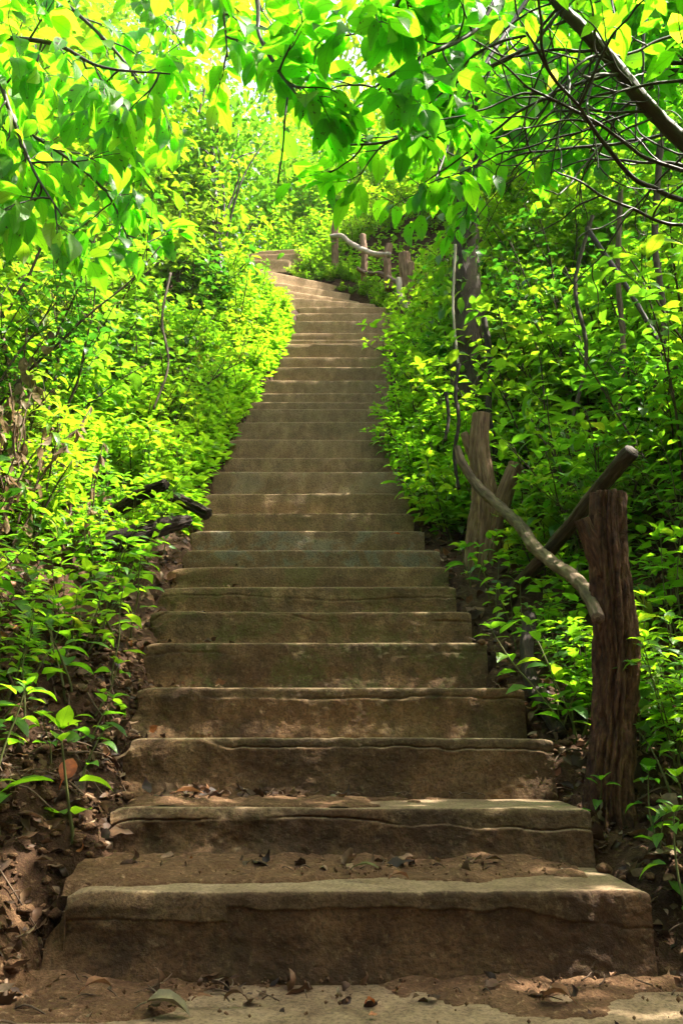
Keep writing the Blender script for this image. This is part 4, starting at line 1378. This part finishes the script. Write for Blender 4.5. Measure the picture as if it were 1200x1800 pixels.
# lianas and dead vines on the right bank
for i, (q, r, mat, lab) in enumerate((
    ([(806, 640, 4.6), (800, 690, 4.55), (806, 740, 4.5), (798, 800, 4.45), (806, 860, 4.4)], .012, 'burnt', 'black shrivelled vine hanging left of the forked post'),
    ([(783, 690, 4.7), (788, 730, 4.65), (782, 775, 4.6)], .012, 'burnt', 'short black shrivelled vine left of the long one'),
    ([(850, 560, 5.2), (862, 640, 5.1), (858, 720, 5.0), (870, 800, 4.9), (864, 890, 4.8)], .022, 'burnt', 'dark thick vine twisting behind the forked post'),
    ([(800, 430, 5.5), (796, 540, 5.5), (806, 650, 5.4)], .010, 'pale', 'pale liana beside the vine-clad trunk'),
    ([(1090, 330, 4.2), (1085, 480, 4.1), (1094, 600, 4.05), (1088, 740, 4.0)], .016, 'rail', 'tan straight liana rising through the right bank leaves'),
    ([(1160, 250, 3.9), (1150, 420, 3.9), (1166, 560, 3.8), (1150, 700, 3.7)], .018, 'woody', 'brown liana at the far right under the leaning trunk'),
    ([(1040, 380, 4.6), (1010, 500, 4.5), (1030, 620, 4.4), (1000, 760, 4.3)], .013, 'woody', 'brown liana winding down the middle of the right bank'),
    ([(1030, 400, 3.9), (1110, 520, 3.8), (1180, 640, 3.7), (1240, 700, 3.6)], .014, 'darktwig', 'dark liana slanting down to the right edge'),
    ([(350, 200, 6.8), (368, 120, 6.8), (374, 60, 6.9), (360, 220, 6.8)][:3] + [(372, -40, 7.0)], .010, 'rail', 'pale straight sapling stem in the bright gap'),
    ([(300, 480, 5.2), (285, 560, 5.1), (296, 640, 5.0), (270, 720, 4.9)], .009, 'woody', 'thin brown stem running down through the left bank shrubs'),
)):
    o = log_obj('liana', [px(*a) for a in q], [r, r * .9, r * .8], M[mat], None, None, 12, 50, .1, .1, .35, 700 + i)
    tag(o, lab, 'vine')

# ------------------------------------------------------------------ soil drifts, litter, fallen leaves
def drift(name, x0, x1, y0, y1, zf, seed, h, thr=-.1, step=.011, edge=None):
    xs, ysd = np.arange(x0, x1, step), np.arange(y0, y1, step)
    X, Y = np.meshgrid(xs, ysd, indexing='ij')
    f = fbm(X * 5, Y * 5, 0, seed, 3) - thr
    if edge is not None:
        f = f + edge(X, Y)
    H = np.clip(f, 0, 1) * h * 1.2 + sstep(0, .25, f) * (.007 * fbm(X * 38, Y * 38, 0, seed + 3, 3) + .010 * np.maximum(0, fbm(X * 16, Y * 16, 0, seed + 5, 3)))
    Z = zf(X, Y) + np.where(f > 0, H, -.02)
    keep = (f > -.12)
    idx = np.arange(X.size).reshape(X.shape)
    Q = np.stack([idx[:-1, :-1], idx[1:, :-1], idx[1:, 1:], idx[:-1, 1:]], -1).reshape(-1, 4)
    kf_ = keep.ravel()[Q].any(1)
    Q = Q[kf_]
    u, inv = np.unique(Q, return_inverse=True)
    mb = MB()
    mb.add(np.stack([X, Y, Z], -1).reshape(-1, 3)[u], inv.reshape(-1, 4))
    tag(mb.build(name, M['drift']), kind='stuff')


drift('soil_crumbs', -.56, .52, 1.80, 2.08, lambda X, Y: .163 + 0 * X, 801, .022, .0, edge=lambda X, Y: (Y - 1.86) * 3.2 + .35 * sstep(-.1, -.5, X) - .25 * sstep(.1, .5, X) - .5 * sstep(1.86, 1.80, Y))
drift('soil_crumbs', -.60, .30, 2.12, 2.40, lambda X, Y: .288 + 0 * X, 803, .02, .1, edge=lambda X, Y: (Y - 2.26) * 2.2 + .4 * sstep(-.2, -.5, X) - .3 * sstep(.0, .3, X))
drift('soil_crumbs', -.80, .80, 1.44, 1.752, lambda X, Y: .004 + 0 * X, 805, .02, .12, edge=lambda X, Y: (Y - 1.66) * 2.6 + .75 * sstep(-.25, -.62, X) + .3 * sstep(.45, .75, X))
drift('soil_crumbs', -.92, -.46, 1.50, 1.80, lambda X, Y: ground(X, Y) - .0, 807, .03, -.1)

rng = np.random.default_rng(811)
lf = MB()


def litter(n, xf, yf, L=(.03, .075), zup=.022, flat=.5):
    y = yf(n)
    x = xf(y, n)
    z = surface(x, y)
    an = rng.random(n) * 6.28
    d = np.stack([np.cos(an), np.sin(an), rng.normal(0, .22, n)], 1)
    nn = np.array([0, 0, 1.0]) + rng.normal(size=(n, 3)) * flat
    leaves(lf, np.stack([x, y, z + zup * rng.random(n) + .004], 1), d, nn, L[0] + (L[1] - L[0]) * rng.random(n) ** 1.5, .35 + .25 * rng.random(n), rng.normal(0, 1.3, n), rng.normal(.2, .5, n), rng.random(n) ** 1.2, 3, .35)


def surface(x, y):
    """top of step, slab or soil under (x, y)"""
    k = np.searchsorted(_Y, y) - 1
    top = np.where(k >= 0, _H[np.clip(k, 0, NS - 1)], .004)
    g = ground(x, y)
    ins = (x > xl(y)) & (x < xr(y))
    return np.where(ins, np.maximum(top, g), g)


U = rng.uniform
litter(1900, lambda y, n: xl(y) - U(0, .85, n), lambda n: U(1.4, 3.2, n), L=(.016, .05))
litter(900, lambda y, n: xr(y) + U(0, .8, n), lambda n: U(1.4, 3.4, n), L=(.016, .05))
litter(420, lambda y, n: xl(y) - U(.0, .6, n), lambda n: U(1.45, 2.9, n), L=(.03, .06), zup=.02)
litter(240, lambda y, n: xr(y) + U(.0, .6, n), lambda n: U(1.5, 2.9, n), L=(.03, .065), zup=.02)
litter(750, lambda y, n: xl(y) - U(0, 1.1, n) ** 1.3, lambda n: U(1.5, 4.2, n))
litter(650, lambda y, n: xr(y) + U(0, 1.2, n) ** 1.2, lambda n: U(1.5, 5.0, n), L=(.035, .09))
litter(300, lambda y, n: xl(y) - U(0, .5, n), lambda n: U(4.0, 8.0, n))
litter(380, lambda y, n: xr(y) + U(0, .6, n), lambda n: U(4.0, 8.0, n))
litter(70, lambda y, n: U(-.5, .35, n), lambda n: U(1.93, 2.06, n), L=(.02, .06), zup=.02)
litter(45, lambda y, n: U(-.52, -.0, n), lambda n: U(2.25, 2.38, n), L=(.02, .06), zup=.02)
litter(80, lambda y, n: U(-.8, .75, n), lambda n: 1.75 - .16 * rng.random(n) ** 1.6, L=(.015, .055), zup=.02)
litter(60, lambda y, n: U(-.62, -.40, n), lambda n: U(2.5, 4.2, n), L=(.02, .05), zup=.02)
litter(22, lambda y, n: U(-.5, .5, n), lambda n: U(1.2, 1.7, n), L=(.012, .03), zup=.003)
tag(lf.build('leaf_litter', M['litter']), kind='stuff')

mbt = MB()
for i in range(260):
    s = random.choice((-1, 1))
    y = random.uniform(1.45, 4.2)
    e = random.random() ** 1.4 * .9 - .04
    x = float(xl(y)) - e if s < 0 else float(xr(y)) + e
    if i % 4 == 0:
        x, y = random.uniform(-.5, .5), random.choice((random.uniform(1.6, 1.73), random.uniform(1.92, 2.05), random.uniform(2.3, 2.38)))
    z = float(surface(np.array([x]), np.array([y]))[0]) + .012
    a = random.random() * 6.28
    ln = random.uniform(.015, .055)
    tube(mbt, [(x, y, z), (x + ln * .5 * math.cos(a), y + ln * .5 * math.sin(a), z + .006), (x + ln * math.cos(a + .3), y + ln * math.sin(a + .3), z + random.uniform(-.004, .02))], [.0016, .0013, .0008], 5, 6)
for i in range(110):
    sd_ = 1 if i % 3 else -1
    y = random.uniform(1.45, 3.0)
    x = float(xl(y)) - random.uniform(0, .6) if sd_ > 0 else float(xr(y)) + random.uniform(0, .6)
    a = random.random() * 6.28
    ln = random.uniform(.08, .24)
    q_ = []
    for f_ in (0, .35, .7, 1):
        xx, yy2 = x + ln * f_ * math.cos(a + f_ * .6), y + ln * f_ * math.sin(a + f_ * .6)
        q_.append((xx, yy2, gz(xx, yy2) + random.uniform(.006, .03)))
    tube(mbt, q_, [random.uniform(.002, .0045), .002, .0012], 6, 12, .1, 0, i)
tag(mbt.build('twig_litter', M['rail']), kind='stuff')

mbc = MB()
_o = np.array([(1, 0, 0), (-1, 0, 0), (0, 1, 0), (0, -1, 0), (0, 0, 1), (0, 0, -1), (.7, .7, 0), (-.7, .7, 0), (-.7, -.7, 0), (.7, -.7, 0), (.7, 0, .7), (0, .7, .7), (-.7, 0, .7), (0, -.7, .7), (.7, 0, -.7), (0, .7, -.7), (-.7, 0, -.7), (0, -.7, -.7)], float)
_t = []
for a_, b_, c_, ab_, bc_, ca_ in ((0, 2, 4, 6, 11, 10), (2, 1, 4, 7, 12, 11), (1, 3, 4, 8, 13, 12), (3, 0, 4, 9, 10, 13), (2, 0, 5, 6, 14, 15), (1, 2, 5, 7, 15, 16), (3, 1, 5, 8, 16, 17), (0, 3, 5, 9, 17, 14)):
    _t += [(a_, ab_, ca_), (ab_, b_, bc_), (ca_, bc_, c_), (ab_, bc_, ca_)]
for i in range(1500):
    if i % 3:
        y = random.uniform(1.42, 3.2)
        x = float(xl(y)) - random.uniform(-.04, .55) * random.random() ** .4
    else:
        y = random.uniform(1.5, 3.2)
        x = float(xr(y)) + random.uniform(-.02, .6)
    z = float(surface(np.array([x]), np.array([y]))[0]) + .004
    r = .004 + .016 * random.random() ** 3
    g_ = np.random.default_rng(5000 + i)
    mbc.add(_o * r * np.array([1, 1, .7]) * (1 + g_.normal(size=(18, 1)) * .22) + [x, y, z], T=_t)
tag(mbc.build('soil_crumbs', M['drift']), kind='stuff')

mbp = MB()
for i in range(620):
    if i % 3 == 0:
        x, y = random.uniform(-.52, .5), 2.06 - .2 * random.random() ** 1.5
    elif i % 3 == 1:
        x, y = random.uniform(-.78, .78), 1.74 - .25 * random.random() ** 2
    else:
        y = random.uniform(1.6, 3.5)
        x = float(xl(y)) - random.random() * .35
    z = float(surface(np.array([x]), np.array([y]))[0]) + .012
    r = random.uniform(.0012, .0045)
    v = np.array([(1, 0, 0), (-1, 0, 0), (0, 1, 0), (0, -1, 0), (0, 0, 1), (0, 0, -1)], float) * r * (1 + np.random.default_rng(i).normal(size=(6, 3)) * .3)
    mbp.add(v + [x, y, z], T=[(0, 2, 4), (2, 1, 4), (1, 3, 4), (3, 0, 4), (2, 0, 5), (1, 2, 5), (3, 1, 5), (0, 3, 5)])
tag(mbp.build('gravel', M['drift']), kind='stuff')


def fallen(u, v, L, ang, mat, label, bend=.6, fold=.3, W=.5, tilt=.1, up=.0, nz=(0, 0, 1)):
    """one fallen leaf where the surface is met in direction (u, v)"""
    for Y in np.arange(1.2, 4.5, .004):
        p = px(u, v, Y)
        if p.z <= float(surface(np.array([p.x]), np.array([p.y]))[0]) + .012 + up:
            break
    mb = MB()
    d = (math.cos(ang), math.sin(ang), tilt)
    leaves(mb, [(0, 0, 0)], [d], [nz], [L], W, bend, fold, .5, 3, .12)
    st = np.array(d) / np.linalg.norm(d)
    tube(mb, [(0, 0, 0), -st * L * .12, -st * L * .25 + np.array([0, 0, -.004])], [.0016, .0013, .0011], 5, 6)
    o = mb.build('fallen_leaf', M[mat])
    o.location = p
    tag(o, label, 'leaf', 'single fallen leaves')
    return o


fallen(258, 1762, .082, -.05, 'curl', 'large curled grey-green dry leaf on the landing slab', 1.1, .55, .55, .28, .01)
fallen(310, 1392, .075, -.1, 'rust', 'long curled rusty leaf on the second step', .5, .7, .42, .2, .01)
fallen(625, 1522, .055, -.5, 'olive', 'olive brown leaf lying on the first step behind its crack', .7, .3, .5, .35, .015)
fallen(690, 1538, .04, .4, 'rust', 'brown curled leaf right of the olive leaf on the first step', 1.2, .6, .5, .3, .01)
fallen(645, 1758, .016, .3, 'autumn', 'tiny orange leaf scrap on the landing slab', 1.5, .6, .8, .3, .004)
fallen(345, 1752, .03, .2, 'rust', 'reddish leaf scrap by the curled grey-green leaf', .6, .3, .6, .2, .006)
fallen(150, 1735, .05, .5, 'rust', 'pale brown folded leaf at the left foot of the first step', 1.2, .7, .5, .5, .02)
fallen(1000, 1752, .055, 2.6, 'rust', 'crumpled brown leaf on the landing near the right end', 1.5, .7, .6, .5, .01)
fallen(427, 1748, .04, 2.9, 'litter', 'dark crumpled leaf at the foot of the first step', 1.5, .7, .6, .4, .01)
fallen(462, 1036, .05, 1.2, 'litter', 'small dark purple leaf on the seventh step edge', .8, .4, .5, .5, .02)
fallen(440, 1042, .05, .9, 'rust', 'small reddish leaf beside the dark purple one on the seventh step', .8, .4, .5, .5, .02)
o = fallen(110, 1372, .075, 1.2, 'autumn', 'upright orange-red withered leaf among the seedlings at the left', .7, .35, .55, 1.6, .03, (0.3, -1, .2))
fallen(30, 1432, .07, .2, 'litter', 'pale dry leaf on the soil at the far left', .7, .4, .5, .1, .01)
fallen(690, 938, .05, .3, 'autumn', 'red-brown leaf at the right end of the tenth step', .8, .3, .5, .3, .02)

o = log_obj('fallen_stick', [px(985, 1532, 1.99), px(1010, 1538, 1.98), px(1040, 1545, 1.96), px(1072, 1553, 1.94)], [.0075, .008, .007, .006], M['pale'], None, None, 10, 30, 0, .1, .2, 851)
tag(o, 'pale peeled stick lying on the right end of the first step', 'stick')
o = log_obj('fallen_stick', [px(895, 1740, 1.72), px(930, 1752, 1.69), px(970, 1762, 1.66), px(1000, 1768, 1.64)], [.005, .005, .004], M['woody'], None, None, 8, 30, 0, .1, .2, 852)
tag(o, 'brown stick on the landing slab beside the crumpled leaf', 'stick')
o = log_obj('fallen_stick', [px(110, 1768, 1.66), px(140, 1771, 1.65), px(172, 1766, 1.66)], [.006, .006, .005], M['woody'], None, None, 8, 20, 0, .1, .2, 853)
tag(o, 'short brown stick on the soil left of the curled leaf', 'stick')

# ------------------------------------------------------------------ light, sky, camera
SUN_AZ = (.98, .04)
SUN_EL = R(60)
w = bpy.data.worlds.new('World')
sc.world = w
w.use_nodes = True
nt = w.node_tree
nt.nodes.clear()
sky = nt.nodes.new('ShaderNodeTexSky')
sky.sky_type = 'NISHITA'
sky.sun_disc = False
sky.sun_elevation = SUN_EL
sky.sun_rotation = math.atan2(SUN_AZ[0], SUN_AZ[1])
sky.dust_density = 6.0
sky.air_density = .8
sky.ozone_density = .3
bg = nt.nodes.new('ShaderNodeBackground')
bg.inputs[1].default_value = .15
out = nt.nodes.new('ShaderNodeOutputWorld')
nt.links.new(sky.outputs[0], bg.inputs[0])
nt.links.new(bg.outputs[0], out.inputs[0])

sun = bpy.data.lights.new('sun', 'SUN')
sun.energy = 5.0
sun.angle = R(.55)
sun.color = (1.0, .93, .80)
so = bpy.data.objects.new('sun', sun)
COL.objects.link(so)
h = math.hypot(*SUN_AZ)
dv = Vector((SUN_AZ[0] / h * math.cos(SUN_EL), SUN_AZ[1] / h * math.cos(SUN_EL), math.sin(SUN_EL)))
so.rotation_euler = dv.to_track_quat('Z', 'Y').to_euler()
so.location = (0, 0, 20)

# the bright damp air of the wood
mb = MB()
bx = np.array([(x, y, z) for x in (-60, 60) for y in (-20, 75) for z in (-3, 34)], float)
mb.add(bx, Q=[(0, 1, 3, 2), (4, 6, 7, 5), (0, 4, 5, 1), (2, 3, 7, 6), (0, 2, 6, 4), (1, 5, 7, 3)])
hm, hnt, hout = newmat('haze_air')
pv = hnt.nodes.new('ShaderNodeVolumePrincipled')
pv.inputs['Color'].default_value = (1, .96, .72, 1)
pv.inputs['Density'].default_value = .001
pv.inputs['Anisotropy'].default_value = .3
hnt.links.new(pv.outputs[0], hout.inputs['Volume'])
tag(mb.build('haze', hm, smooth=False), kind='stuff')

cam = bpy.data.cameras.new('camera')
cam.sensor_fit = 'VERTICAL'
cam.sensor_height = 36
cam.lens = FPX / 1800 * 36
cam.clip_start = .05
cam.clip_end = 300
co = bpy.data.objects.new('camera', cam)
COL.objects.link(co)
co.location = (0, 0, EYE)
co.rotation_euler = (PI / 2 + PITCH, 0, 0)
sc.camera = co

sc.view_settings.view_transform = 'Standard'
sc.view_settings.look = 'None'
sc.view_settings.exposure = 2.05
sc.view_settings.gamma = 1
c = sc.cycles
c.max_bounces = 8
c.diffuse_bounces = 5
c.glossy_bounces = 2
c.transmission_bounces = 6
c.transparent_max_bounces = 4
c.caustics_reflective = False
c.caustics_refractive = False
c.sample_clamp_indirect = 6
c.use_denoising = True
